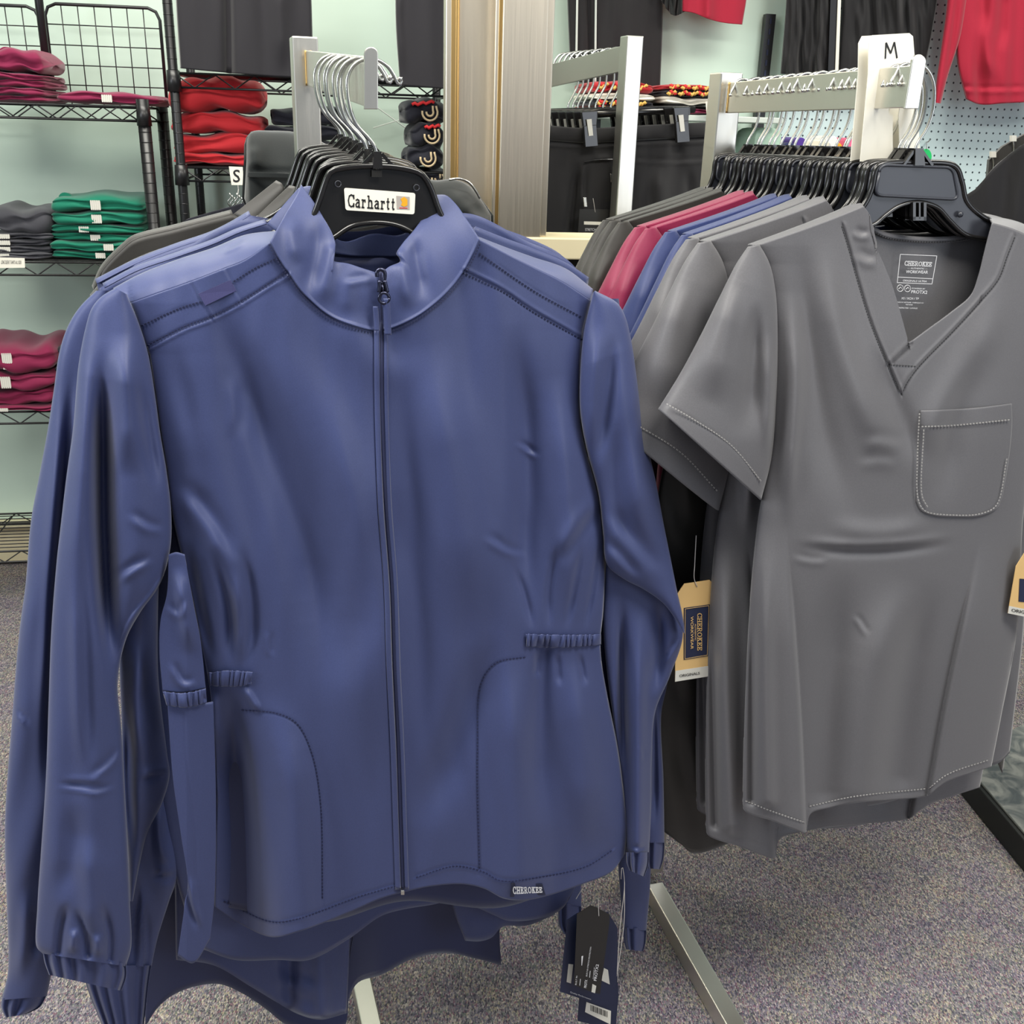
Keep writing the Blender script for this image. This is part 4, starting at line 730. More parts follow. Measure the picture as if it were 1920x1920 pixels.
# ================================================================== PEWTER SCRUB TOP
st = thing('scrub_top', SP.hit(1740, 440, 0), 'frontmost pewter grey V-neck scrub top with a chest pocket, printed size inside the neck', 'scrub top')
XL = [(1419, 460), (1440, 496), (1450, 548), (1454, 620), (1450, 720), (1448, 830), (1440, 880), (1424, 960), (1412, 1060), (1403, 1180), (1396, 1350), (1393, 1500)]
XR = [(2010, 500), (1985, 600), (1955, 720), (1935, 850), (1918, 980), (1908, 1176), (1880, 1330), (1859, 1438)]
xl = edge_fn(XL); xr = edge_fn(XR)
XT1 = [(1419, 460), (1500, 432), (1560, 410), (1605, 392), (1619, 386)]
VL = [(1619, 386), (1630, 402), (1632, 426), (1641, 460), (1654, 488), (1672, 532), (1690, 592), (1704, 644)]
VR = [(1704, 644), (1742, 616), (1784, 585), (1821, 553), (1836, 514), (1844, 482), (1853, 446), (1861, 418)]
XT2 = [(1861, 418), (1900, 430), (1950, 455), (2010, 500)]
XB = [(1393, 1500), (1395, 1519), (1450, 1540), (1490, 1556), (1511, 1561), (1514, 1545), (1520, 1526), (1560, 1514), (1600, 1506), (1670, 1500), (1738, 1492), (1760, 1476), (1777, 1465), (1820, 1450), (1859, 1438)]
XF = [('k', [(1474, 980), (1490, 1150), (1504, 1350), (1513, 1560)], 7, .013, 'in'), ('r', [(1484, 540), (1492, 700), (1480, 900), (1474, 1000)], (20, 12), .010), ('k', [(1738, 1490), (1768, 1323), (1807, 1142), (1841, 995)], 7, .012, 'out'),
      ('r', [(1500, 440), (1515, 620), (1545, 800), (1600, 1000)], (18, 34), -.006), ('r', [(1545, 440), (1565, 600), (1610, 740), (1680, 900)], (22, 34), .007), ('r', [(1640, 640), (1680, 760), (1750, 900)], (16, 30), -.004), ('r', [(1880, 520), (1840, 640), (1760, 780), (1700, 920)], 30, .005), ('r', [(1850, 620), (1800, 760), (1760, 960)], 26, -.004),
      ('c', [(1480, 1018), (1590, 1028), (1680, 1026), (1800, 1010)], 8, -.0028), ('r', [(1540, 985), (1640, 1000), (1760, 985)], 20, .003), ('c', [(1610, 830), (1650, 824), (1700, 835)], 10, .0009), ('c', [(1600, 868), (1650, 862), (1690, 868)], 9, .0007), ('c', [(1480, 1040), (1520, 1050), (1560, 1050)], 6, .0008),
      ('r', [(1590, 1060), (1560, 1250), (1550, 1480)], (30, 40), -.010, 'in'), ('r', [(1700, 1080), (1640, 1250), (1610, 1480)], (34, 50), .010, 'in'), ('r', [(1760, 1080), (1710, 1250), (1680, 1450)], (26, 34), -.007, 'in'), ('c', [(1600, 1150), (1618, 1175), (1628, 1195)], 5, .001), ('r', [(1440, 980), (1435, 1200), (1440, 1500)], 16, .008, 'in'), ('r', [(1412, 1100), (1410, 1500)], 8, -.006, 'in'),
      ('v', [(1398, 1505), (1450, 1524), (1513, 1546)], 2, -.0006, 'none'), ('v', [(1513, 1512), (1600, 1494), (1738, 1479), (1858, 1426)], 2, -.0006, 'none')]
# neck bands are raised
band_l = [(1582, 423), (1594, 462), (1612, 527), (1636, 605), (1659, 663), (1667, 681), (1682, 717), (1690, 735)]; band_r = [(1900, 444), (1886, 480), (1870, 522), (1836, 564), (1784, 621), (1721, 686), (1698, 717), (1690, 735)]
XF += [('c', band_l, 2.8, -.0012, 'none'), ('c', band_r, 2.8, .0012, 'none'), ('c', [(1706, 645), (1690, 660), (1667, 681)], 2.6, .0016, 'none'), ('v', [(1667, 683), (1722, 686)], 2, -.0006, 'none')]
XF += [('c', [(1598, 430), (1615, 440), (1634, 436)], 6, .0012), ('c', [(1600, 470), (1625, 486), (1650, 486)], 8, .0012)]
def sW(X, Y, s=None, t=None):
    L, R = xl(Y), xr(Y); q = np.clip((X - L) / (R - L), 0, 1); b = np.clip(4 * q * (1 - q), 0, 1) ** .42
    return .004 + .030 * b * (.45 + .55 * sstep((Y - 420) / 420)) + folds(X, Y, XF) + soft(X, Y, 81, 240, .0018) * np.clip(6 * q * (1 - q), 0, 1)
XTOP = curve_x(np.vstack([_oc(XT1, 120), _oc(VL, 200)[1:], _oc(VR, 200)[1:], _oc(XT2, 120)[1:]])[:, :], 300, .25) if False else None
_tp = np.vstack([_oc(XT1, 300), _oc(VL, 450)[1:], _oc(VR, 450)[1:], _oc(XT2, 303)[1:]]); _d = np.diff(_tp, axis=0); _L = np.r_[0, np.cumsum(np.sqrt(_d[:, 0] ** 2 + (.25 * _d[:, 1]) ** 2))]; _s = np.linspace(0, _L[-1], 320); XTOP = np.stack([np.interp(_s, _L, _tp[:, k]) for k in (0, 1)], 1)
wsheet('front_body', st, SP, XTOP, curve_x(XB, len(XTOP)), XL, XR, len(XTOP), 330, sW, M['grey'])
wsheet('back_panel', st, SP, [(1419, 460), (1560, 412), (1632, 424), (1660, 440), (1716, 447), (1780, 446), (1846, 438), (1870, 430), (2010, 500)], [(1400, 1480), (1500, 1500), (1620, 1512), (1740, 1480), (1857, 1425)], XL[:-1] + [(1400, 1480)], XR[:-1] + [(1857, 1425)], 80, 110, lambda X, Y, s, t: -.022 + soft(X, Y, 83, 120, .002), M['grey'])
NB = [(1632, 424), (1660, 438), (1716, 446), (1780, 446), (1846, 436)]
wsheet('neck_binding', st, SP, [(x, y - 3) for x, y in NB], [(x, y + 9) for x, y in NB], [(1632, 421), (1632, 433)], [(1846, 433), (1846, 445)], 60, 8, lambda X, Y, s, t: -.019 + .002 * np.sin(np.pi * t), M['grey'], .0015)
stitches('neck_stitching', st, SP, [[(x, y + 7) for x, y in NB]], -.0165, M['grey_dark'], 5, .6, .0006)
# shoulders wrap backwards
for top, seam in (([(1402, 458), (1500, 422), (1560, 398), (1600, 381), (1612, 379)], XT1), ([(1853, 404), (1866, 406), (1920, 420), (2000, 480)], XT2)):
    wsheet('shoulder', st, SP, top, seam, [top[0], seam[0]], [top[-1], seam[-1]], 50, 12, lambda X, Y, s, t: -.022 + (sW(X, Y) + .0212) * t ** .6, M['grey'])
# left sleeve with an open hem
sfl = [('r', [(1380, 520), (1350, 640), (1330, 760)], (16, 34), .006), ('r', [(1420, 560), (1410, 700), (1400, 830)], (12, 26), -.008), ('r', [(1440, 620), (1438, 760), (1432, 860)], 9, .006), ('v', [(1248, 758), (1300, 788), (1370, 836), (1430, 905)], 2, -.0006, 'none')]
def open_sleeve(parent, L, R, n, w0, T, fl, hem_curve):
    A = _oc(L, n); B = _oc(R, n); ph = np.linspace(0, 2 * np.pi, 96, endpoint=False)[None]; t = np.linspace(0, 1, n)[:, None]
    c = np.cos(ph); q = np.sin(ph); M_ = (A + B) / 2; H = (B - A) / 2; sag = hem_curve * t ** 3 * (1 - c * c)
    X = M_[:, :1] + H[:, :1] * c; Y = M_[:, 1:] + H[:, 1:] * c + sag * np.where(q > 0, .3, -1.0)
    Tt = np.interp(t[:, 0], np.linspace(0, 1, len(T)), T)[:, None]
    W = w0 + Tt * np.where(q > 0, np.abs(q) ** .8, -.9 * np.abs(q) ** .8) + folds(X, Y, fl) * np.clip(q, 0, 1) ** .35
    return mesh_obj('sleeve', SP.hit(X, Y, W), grid_faces(n, 96, True), M['grey'], parent, solid=.0015)
open_sleeve(st, [(1404, 464), (1383, 495), (1352, 556), (1318, 625), (1278, 700), (1236, 768)], [(1421, 458), (1441, 496), (1452, 548), (1456, 640), (1454, 740), (1444, 860), (1425, 937)], 110, .006, [.008, .018, .024, .028, .03, .034], sfl, 0)
open_sleeve(st, [(2005, 505), (1985, 580), (1965, 670), (1948, 760)], [(2025, 520), (2055, 590), (2085, 680), (2105, 745)], 50, .006, [.008, .018, .024, .03], [], 0)
# pocket
PK = [(1727, 770), (1785, 768), (1840, 764), (1897, 757), (1898, 790), (1893, 850), (1880, 930), (1868, 955), (1840, 968), (1790, 970), (1750, 967), (1728, 958), (1719, 940), (1722, 860)]
pt_ = PK[:4]; pb = [PK[12], PK[11], PK[10], PK[9], PK[8], PK[7], PK[6]]
wsheet('pocket', st, SP, pt_, pb, [PK[0], PK[13], PK[12]], [PK[3], PK[4], PK[5], PK[6]], 70, 70, lambda X, Y, s, t: sW(X, Y) + .0016 + .0022 * np.sin(np.pi * s) * (1 - t) + .0006 * (t < .17), M['grey'], .0012)
stitches('stitching', st, SP, [[(1728, 800), (1785, 798), (1895, 787)], [(1724, 775), (1720, 860), (1722, 938), (1735, 958), (1790, 966), (1840, 963), (1868, 948), (1888, 860)], [(1732, 806), (1729, 930), (1740, 952)],
    [(1398, 1502), (1450, 1522), (1511, 1543)], [(1518, 1512), (1600, 1494), (1736, 1479)], [(1742, 1478), (1777, 1452), (1857, 1424)]], lambda X, Y: sW(X, Y) + .0034 * ((X > 1715) & (Y < 1000)) + .0012, M['grey_thread'], 6, .55, .0007)
stitches('stitching', st, SP, [[(x - 3, y + 1) for x, y in band_l], [(x + 3, y + 1) for x, y in band_r], [(1670, 684), (1720, 687)]], lambda X, Y: sW(X, Y) + .0008, M['grey_dark'], 5.5, .55, .0006)
stitches('sleeve_stitching', st, SP, [[(1250, 757), (1300, 786), (1370, 834), (1428, 903)]], lambda X, Y: .006 + .031 * np.clip(1 - ((X - 1338) / 102) ** 2, 0, 1) ** .4 + .0032 + folds(X, Y, sfl), M['grey_thread'], 6, .55, .0007)
# printed neck label (flat print on the inside of the back)
def pz(pts): return [(1560 + x / 3.84, 220 + y / 3.84) for x, y in pts]
def frame_px(q, th, w, parent, plane, mat, name='print_frame'):
    q = np.array(q, float)
    for i in range(4):
        a, b = q[i], q[(i + 1) % 4]; d = (b - a) / np.linalg.norm(b - a); n = np.array([-d[1], d[0]]) * th / 2; e = d * th / 2
        v = np.array([a - n - e, b - n + e, b + n + e, a + n - e]); ribbon_poly(v[:, 0], v[:, 1], plane, w, name, mat, parent, .0002)
wl = -.0150
frame_px(pz([(492, 986), (755, 998), (720, 1200), (470, 1190)]), 1.0, wl, st, SP, M['print'])
a = pz([(476, 1150), (728, 1163)]); q = np.array([(a[0][0], a[0][1] - .5), (a[1][0], a[1][1] - .5), (a[1][0], a[1][1] + .5), (a[0][0], a[0][1] + .5)]); ribbon_poly(q[:, 0], q[:, 1], SP, wl, 'print_frame', M['print'], st, .0002)
serif_text('CHEROKEE', pz([(524, 1032), (722, 1042), (716, 1076), (520, 1068)]), SP, wl + .0003, 'print', M['print'], st, .08, .14)
for body, q in (('— AUTHENTIC —', [(545, 1080), (690, 1085), (688, 1096), (543, 1091)]), ('WORKWEAR', [(534, 1100), (692, 1104), (690, 1126), (532, 1122)]), ('ORIGINALS ULTRA', [(512, 1168), (684, 1174), (682, 1188), (510, 1182)]),
                ('POWERED BY', [(576, 1226), (672, 1230), (670, 1240), (574, 1236)]), ('PROTX2', [(572, 1244), (688, 1248), (684, 1272), (570, 1266)]), ('XS / XCH / TP', [(500, 1294), (626, 1298), (624, 1314), (498, 1310)]),
                ('MADE IN VIETNAM / FABRIQUE AU', [(462, 1326), (660, 1332), (658, 1342), (460, 1336)]), ('VIETNAM', [(530, 1344), (580, 1346), (579, 1354), (529, 1352)]), ('INSPECTED / LAVAGE', [(482, 1366), (616, 1370), (614, 1380), (480, 1376)])):
    text_mesh(body, pz(q), SP, wl + .0003, 'print', M['print'], st, .008)
for cx, cy in ((491, 1230), (543, 1232)):
    a = np.linspace(0, 2 * np.pi, 19); mb = MB(); X = 1560 + (cx + 22 * np.cos(a)) / 3.84; Y = 220 + (cy + 24 * np.sin(a)) / 3.84; mb.tube(SP.hit(X, Y, wl), .0004, 5)
    mb.tube(SP.hit(np.array([1560 + (cx - 12) / 3.84, 1560 + (cx + 4) / 3.84, 1560 + (cx + 12) / 3.84]), np.array([220 + (cy + 6) / 3.84, 220 + (cy - 8) / 3.84, 220 + (cy + 4) / 3.84]), wl), .0004, 5); mb.build('print_symbol', M['print'], st)
# ---- clones of the scrub top further back on the arm
def shirt(delta, sc, zs, mat, label, group=None, tilt=0):
    r = st.copy(); COL.objects.link(r); r['label'] = label
    if group: r['group'] = group
    r.location = Vector(st.location) - Vector(list(BV2 * delta)) + Vector((0, 0, tilt)); r.scale = (sc, sc, zs); r.rotation_euler.z = RNG.uniform(-.02, .02)
    for ch in list(st.children):
        b = ch.name.split('.')[0]
        if b.startswith('print') or b in ('stitching', 'neck_stitching'): continue
        c = ch.copy(); COL.objects.link(c); c.parent = r
        if c.material_slots: c.material_slots[0].link = 'OBJECT'; c.material_slots[0].material = mat if 'stitch' not in b else (M['grey_thread'] if mat is M['grey'] else M['grey_dark'])
    return r
shirt(.055, 1.14, 1.10, M['grey'], 'second pewter scrub top, larger, right behind the frontmost one')
shirt(.095, 1.13, 1.08, M['grey'], 'third pewter scrub top, between the second one and the royal blue ones')
shirt(.150, 1.06, 1.04, M['blue'], 'nearer royal blue scrub top behind the pewter ones')
shirt(.178, 1.08, 1.02, M['blue'], 'farther royal blue scrub top, just in front of the wine red ones')
shirt(.238, 1.10, 1.02, M['wine'], 'nearer wine red scrub top in the row')
shirt(.262, 1.13, 1.02, M['wine'], 'farther wine red scrub top, beside the charcoal ones')
shirt(.330, 1.10, 1.0, M['char'], 'charcoal scrub top directly behind the wine red ones')
shirt(.355, 1.12, 1.0, M['char'], 'middle one of the three rearmost charcoal scrub tops')
shirt(.380, 1.13, 1.0, M['char'], 'rearmost charcoal scrub top, nearest the rack post')
LP = Plane(SP.p0 - BV2 * .122, NRM); lc = thing('scrub_top', LP.hit(1640, 440, 0), 'long charcoal scrub top whose body hangs behind the tan hang tag', 'scrub top')
for nm, w0_ in (('front_body', .004), ('back_panel', -.02)):
    wsheet(nm, lc, LP, [(1372, 470), (1480, 435), (1600, 400)], [(1240, 1556), (1278, 1584), (1300, 1600), (1420, 1560), (1600, 1500)], [(1372, 470), (1320, 620), (1262, 800), (1225, 1000), (1222, 1300), (1236, 1480), (1240, 1556)], [(1600, 400), (1600, 900), (1600, 1500)], 90, 140, lambda X, Y, s, t: w0_ + (.016 * np.clip(2 * s, 0, 1) ** .5) * (1 if w0_ > 0 else -.3) + soft(X, Y, 91, 90, .004) * np.clip(6 * s, 0, 1) + folds(X, Y, [('v', [(1240, 1545), (1278, 1572), (1310, 1586)], 2, -.0006, 'none')]), M['char'])
for nm_, k_, R_, B__, mt_, lb_ in (('scrub_top', .075, [(2000, 520), (1965, 800), (1932, 1000), (1918, 1200), (1903, 1330), (1893, 1412)], [(1700, 1440), (1800, 1440), (1870, 1432), (1893, 1412)], 'grey', 'pewter scrub top whose side edge shows just right of the front one'), ('scrub_top', .108, [(1985, 520), (1950, 800), (1915, 1000), (1905, 1200), (1895, 1340), (1880, 1450)], [(1700, 1400), (1800, 1410), (1862, 1420), (1880, 1450)], 'char', 'charcoal scrub top whose pointed hem shows above the platform')):
    P_ = Plane(SP.p0 - BV2 * k_, NRM); o_ = thing(nm_, P_.hit(1760, 440, 0), lb_, 'scrub top'); 
    for nn, w0_ in (('front_body', .0), ('back_panel', -.012)):
        wsheet(nn, o_, P_, [(1700, 470), (1850, 440), R_[0]], B__, [(1700, 470), (1700, 900), B__[0]], R_, 60, 110, lambda X, Y, s, t: w0_ + .012 * np.clip(2.5 * (1 - s), 0, 1) ** .5 * (1 if nn == 'front_body' else 0) + soft(X, Y, 95, 60, .002) * np.clip(6 * (1 - s), 0, 1), M[mt_])
# ---- hangers of the row
ORD = 'second third fourth fifth sixth seventh eighth ninth tenth eleventh twelfth thirteenth fourteenth fifteenth sixteenth seventeenth eighteenth nineteenth twentieth twenty-first twenty-second twenty-third twenty-fourth rearmost'.split()
offs = [.009, .017, .026, .034, .058, .070, .090, .104, .118, .137, .150, .168, .186, .203, .222, .240, .262, .282, .300, .322, .340, .358, .378, .395]
for i, k in enumerate(offs):
    h = dup(hr0, -BV2 * k + SP.u * RNG.uniform(-.006, .006), ORD[i] + ' black plastic hanger of the scrub row, counted back from the frontmost', group='hangers in the scrub row')
# ---- size divider card with M
DP = Plane(SP.p0 - BV2 * .044, NRM)
card = [(1629, 80), (1636, 66), (1670, 64), (1705, 62), (1712, 68), (1716, 120), (1726, 303), (1688, 303), (1685, 216), (1687, 203), (1710, 202), (1713, 132), (1654, 134), (1652, 152), (1648, 172), (1655, 194), (1666, 199), (1667, 214), (1674, 216), (1674, 303), (1613, 303), (1628, 140)]
dv = thing('size_divider', DP.hit(1668, 303, 0), 'white plastic size divider marked M, slotted over the arm of the scrub rack', 'size marker')
q = np.array(card, float); ribbon_poly(q[:, 0], q[:, 1], DP, 0.0, 'card', M['white'], dv, .0012)
mb = MB()
for pl in ([(1660, 110), (1661.5, 80)], [(1661.5, 80), (1670, 100)], [(1670, 100), (1677, 79)], [(1677, 79), (1682, 109)]):
    v = DP.hit([pl[0][0], pl[1][0]], [pl[0][1], pl[1][1]], .0004); mb.bar(v[0], v[1], NRM, .0009, .0003)
mb.build('letter_m', M['ink'], dv)
dv2 = dup(dv, -BV2 * .014 - SP.u * .004, 'second white plastic divider just behind the one marked M', skip=('letter_m',))
# ---- tan hang tag
def gz(pts): return [(1240 + x / 6.4, 1040 + y / 6.4) for x, y in pts]
GP = Plane(SP.p0 - BV2 * .085, NRM)
tt = tag('tan hang tag with a navy panel beside the navy jacket elbow', GP, gz([(275, 350), (580, 305), (640, 360), (600, 1455), (165, 1525), (168, 1200), (180, 490)]), M['tan'], [gz([(430, 385), (395, 290), (400, 120), (418, -230)])],
    [('poly', gz([(272, 640), (582, 597), (560, 1215), (270, 1262)]), 'navycard'), ('poly', gz([(170, 1395), (600, 1330), (600, 1455), (165, 1525)]), 'stick')], w=.036)
w_ = .0375
frame_px(gz([(287, 652), (572, 612), (552, 1205), (284, 1250)]), .7, w_, tt, GP, M['tan'], 'print_line')
serif_text('CHEROKEE', gz([(490, 700), (490, 1150), (430, 1150), (430, 700)]), GP, w_, 'print', M['tan'], tt, .075, .14)
for body, q, mt in (('AUTHENTIC', [(418, 830), (418, 1030), (400, 1030), (400, 830)], 'tan'), ('WORKWEAR', [(385, 740), (385, 1135), (352, 1135), (352, 740)], 'tan'), ('ORIGINALS', [(218, 1440), (462, 1405), (462, 1437), (218, 1472)], 'ink')):
    text_mesh(body, gz(q), GP, w_, 'print', M[mt], tt, .01)
tag('tan hang tag cut off by the right edge, on the pewter scrub sleeve', SP, [(1905, 1062), (1925, 1030), (1975, 1030), (1990, 1060), (1990, 1170), (1890, 1150)], M['tan'], [[(1945, 1040), (1950, 960)]], [('poly', [(1912, 1085), (1980, 1090), (1980, 1135), (1910, 1128)], 'navycard'), ('poly', [(1892, 1136), (1990, 1156), (1990, 1170), (1890, 1150)], 'stick'), ('text', 'ORIGINALS', [(1897, 1141), (1950, 1150), (1950, 1156), (1897, 1147)], 'ink', .01)], w=.03)
# ================================================================== BACK ROOM: SHELVES AND STOCK
def wp(a, w, z): return WALL.loc(a, w, z)
def wire_shelf(parent, a0, a1, w0, w1, z, deck=True, name='shelf'):
    """four-sided wire shelf: rails with zigzag truss; the deck wires run lengthwise"""
    sh = bpy.data.objects.new(name, None); COL.objects.link(sh); sh.parent = parent; sh.location = Vector([float(v) for v in (wp((a0 + a1) / 2, (w0 + w1) / 2, z) - world_loc(parent))]); sh.empty_display_size = .05
    for wv in (w1, w0):
        mb = MB()
        for dz in (0, -.034): mb.tube([wp(a0, wv, z + dz), wp((a0 + a1) / 2, wv, z + dz), wp(a1, wv, z + dz)], .0032, 6)
        mb.build('rail', M['wire'], sh, smooth=True)
        n = max(4, int((a1 - a0) / .05)); mb = MB(); mb.tube([wp(a0 + (a1 - a0) * i / n, wv, z - (.034 if i % 2 else 0)) for i in range(n + 1)], .0022, 5); o = mb.build('truss', M['wire'], sh, smooth=True)
    for av in (a0, a1):
        mb = MB()
        for dz in (0, -.034): mb.tube([wp(av, w0, z + dz), wp(av, (w0 + w1) / 2, z + dz), wp(av, w1, z + dz)], .0032, 6)
        mb.build('rail', M['wire'], sh, smooth=True)
    if deck:
        mb = MB()
        for i in range(1, 12): q = w0 + (w1 - w0) * i / 12; mb.tube([wp(a0, q, z + .002), wp((a0 + a1) / 2, q, z + .002), wp(a1, q, z + .002)], .0018, 5)
        for i in range(1, int((a1 - a0) / .3) + 1): q = a0 + i * .3; mb.tube([wp(q, w0, z - .002), wp(q, (w0 + w1) / 2, z - .002), wp(q, w1, z - .002)], .0022, 5)
        o = mb.build('wire_deck', M['wire'], sh, smooth=True); o['kind'] = 'stuff'
    return sh
def post(parent, a, w, z0, z1, r=.0125, rings=True):
    mb = MB(); mb.tube([wp(a, w, z0), wp(a, w, (z0 + z1) / 2), wp(a, w, z1)], r, 12)
    if rings:
        z = z0 + .05
        while z < z1 - .02: mb.tube([wp(a, w, z - .0012), wp(a, w, z), wp(a, w, z + .0012)], [r * 1.0, r * 1.05, r * 1.0], 12); z += .0254
    return mb.build('post', M['wire'], parent, smooth=True)
azp = WALL.az
def collar_ring(parent, a, w, z): mb = MB(); mb.tube([wp(a, w, z - .045), wp(a, w, z - .02), wp(a, w, z + .006)], [.019, .018, .0165], 14); mb.build('shelf_sleeve', M['wire'], parent, smooth=True)
# --- unit at the left
WF = .42; WB = .10
aR, _ = azp(279, 320, WF); zA = azp(120, 197, WF)[1]; zB = azp(120, 492, WF)[1]; zC = azp(40, 772, WF)[1]; zD = .205; aL = -1.15
u1 = thing('wire_shelving_unit', wp((aL + aR) / 2, .26, 0), 'black wire shelving unit at the left with folded plum, grey and green shirts', 'shelving unit')
for z in (zA, zB, zC, zD): wire_shelf(u1, aL, aR - .012, WB, WF, z)
for a in (aL, aR):
    for wv in (WF, WB): post(u1, a, wv, .01, zA + .02, .0165)
    for z in (zA, zB, zC, zD): collar_ring(u1, a, WF, z)
# --- unit at the middle, taller
a2 = azp(330, 200, .44)[0]; a3 = azp(842, 200, .44)[0]; zE = azp(500, 143, .44)[1]; zF = azp(400, 315, .44)[1]
u2 = thing('wire_shelving_unit', wp((a2 + a3) / 2, .26, 0), 'tall black wire shelving unit behind the left rack with the red stack', 'shelving unit')
for z in (zE, zF, zF - .5): wire_shelf(u2, a2, a3, .08, .44, z)
wire_shelf(u2, a2, a3, .08, .44, zE + .75, False)
for a in (a2, a3):
    for wv in (.44, .08): post(u2, a, wv, .01, 2.35)
for z in (zE, zF): collar_ring(u2, a2, .44, z)
# crossed tie wires behind the unit
mb = MB(); p = [WALL.hit(705, 200, .07), WALL.hit(830, 290, .07)]; mb.tube([p[0], (p[0] + p[1]) / 2, p[1]], .002, 5); p = [WALL.hit(830, 200, .07), WALL.hit(700, 240, .07)]; mb.tube([p[0], (p[0] + p[1]) / 2, p[1]], .002, 5)
mb.build('tie_wire', M['pale'], u2)
# --- grid panels standing behind the left shelf
def grid_panel(px0, px1, py0, py1, w, label, nx, nz, closed_right=True):
    a0, z1 = azp(px0, py0, w); a1, _ = azp(px1, py0, w); z0 = zA + .004
    t = thing('grid_panel', wp((a0 + a1) / 2, w, z0), label, 'grid panel')
    r = .03; pts = [wp(a0, w, z0), wp(a0, w, z1 - r), wp(a0 + r * .3, w, z1 - r * .3), wp(a0 + r, w, z1), wp(a1 - r, w, z1), wp(a1 - r * .3, w, z1 - r * .3), wp(a1, w, z1 - r), wp(a1, w, z0)]
    mb = MB(); mb.tube(pts, .0045, 8); mb.build('frame', M['wire'], t, smooth=True)
    mb = MB()
    for i in range(1, nx): a = a0 + (a1 - a0) * i / nx; mb.tube([wp(a, w, z0), wp(a, w, (z0 + z1) / 2), wp(a, w, z1)], .0016, 5)
    for i in range(1, nz): z = z0 + (z1 - z0) * i / nz; mb.tube([wp(a0, w, z), wp((a0 + a1) / 2, w, z), wp(a1, w, z)], .0016, 5)
    o = mb.build('wire_mesh', M['wire'], t, smooth=True); o['kind'] = 'stuff'; return t
grid_panel(82, 297, 6, 190, .14, 'black grid panel with a rounded frame above the flat plum shirt', 7, 5)
grid_panel(-120, 70, 4, 190, .14, 'black grid panel cut off by the left edge above the plum stack', 6, 5)
t = thing('shelf_upright', wp(azp(85, 100, .2)[0], .2, zA), 'dark upright between the two grid panels on the left unit', 'post'); a = azp(85, 100, .2)[0]
mb = MB(); mb.tube([wp(a, .2, zA + .003), wp(a, .2, zA + .3), wp(a, .2, zA + .6)], .011, 10); mb.build('tube', M['wire'], t, smooth=True)
mb = MB(); mb.obox(wp(a, .2, zA + .006), WALL.u, WALL.n, (0, 0, 1), .025, .025, .003); mb.build('foot_plate', M['wire'], t)
# --- folded clothes
def folded(a0, a1, z0, z1, w1, dep, mat, seed, name, label, group=None, sticker=None, prints=None, sag=.0):
    r = np.random.RandomState(seed); nu, nv = 44, 40; ph = np.linspace(0, 2 * np.pi, nu, endpoint=False)[None]; v = np.linspace(-1, 1, nv)[:, None]
    sp = lambda q, e: np.sign(q) * np.abs(q) ** e
    end = np.clip(1 - np.abs(v) ** 9, 0, 1) ** .5; H = (z1 - z0) / 2; wc = w1 - dep / 2
    a = (a0 + a1) / 2 + (a1 - a0) / 2 * v * (1 + .03 * np.sin(2 * ph + r.uniform(0, 6)))
    n1 = np.sin(v * r.uniform(2, 4) + r.uniform(0, 6)) * .20 + np.sin(v * r.uniform(5, 9) + 2 * ph + r.uniform(0, 6)) * .13
    crease = 1 - .10 * np.exp(-((np.sin(ph) - .05 - .2 * np.sin(2 * v + seed)) / .12) ** 2) * (np.cos(ph) > 0)
    w = wc + dep / 2 * sp(np.cos(ph), .38) * end ** .3 * crease + .006 * np.sin(3 * v + seed)
    z = (z0 + z1) / 2 + H * (sp(np.sin(ph), .55) * end + n1 * end) * 1.0 - sag * v * v
    z = np.maximum(z, z0 + .0005)
    P = WALL.p0 + WALL.u * a[..., None] + WALL.n * (w * np.ones_like(a))[..., None]; P[..., 2] = z
    V = P.reshape(-1, 3); Fc = [tuple(int(q) for q in f) for f in grid_faces(nv, nu, True)] + [tuple(range(nu)), tuple((nv - 1) * nu + k for k in range(nu - 1, -1, -1))]
    t = thing(name, wp((a0 + a1) / 2, wc, z0), label, 'folded shirt' if 'shirt' in name else 'folded clothes', group)
    mesh_obj('cloth', V, Fc, mat, t)
    if sticker:
        for (f, wd) in sticker:
            ac = a0 + (a1 - a0) * f; mb = MB(); zc = (z0 + z1) / 2; n = 5
            for k in range(n): mb.obox(wp(ac + (k - (n - 1) / 2) * wd / n, w1 + .002, zc), WALL.u, WALL.n, (0, 0, 1), wd / n * .36, .0012, H * .62)
            mb.obox(wp(ac, w1 + .0012, zc), WALL.u, WALL.n, (0, 0, 1), wd / 2, .001, H * .5)
            mb.build('size_sticker', M['stick'], t)
    if prints:
        for pr in prints:
            if pr[0] == 'hook':
                cx = a0 + (a1 - a0) * pr[1]; cz = z0 + (z1 - z0) * (.5); R_ = (z1 - z0) * .34
                for rr in (1.0, .45):
                    mb = MB(); aa = np.linspace(math.pi * .95, math.pi * 2.15, 12); mb.tube([wp(cx + R_ * rr * math.cos(q), w1 + .004, cz + R_ * rr * math.sin(q)) for q in aa] + [wp(cx + R_ * rr * .8, w1 + .004, cz + R_ * .8)], .0030, 6); mb.build('print', M['creamp'], t, smooth=True)
                continue
            (mt, f0, f1, g0, g1) = pr; mb = MB(); A = a0 + (a1 - a0) * f0; B = a0 + (a1 - a0) * f1; Z0 = z0 + (z1 - z0) * g0; Z1 = z0 + (z1 - z0) * g1
            k = 8; pts = [wp(A + (B - A) * i / k, w1 + .002 + .002 * math.sin(i), Z0 + (Z1 - Z0) * (i / k) + .003 * math.sin(i * 2.1)) for i in range(k + 1)]
            mb.tube(pts, .0045, 6); mb.build('print', M[mt], t, smooth=True)
    return t
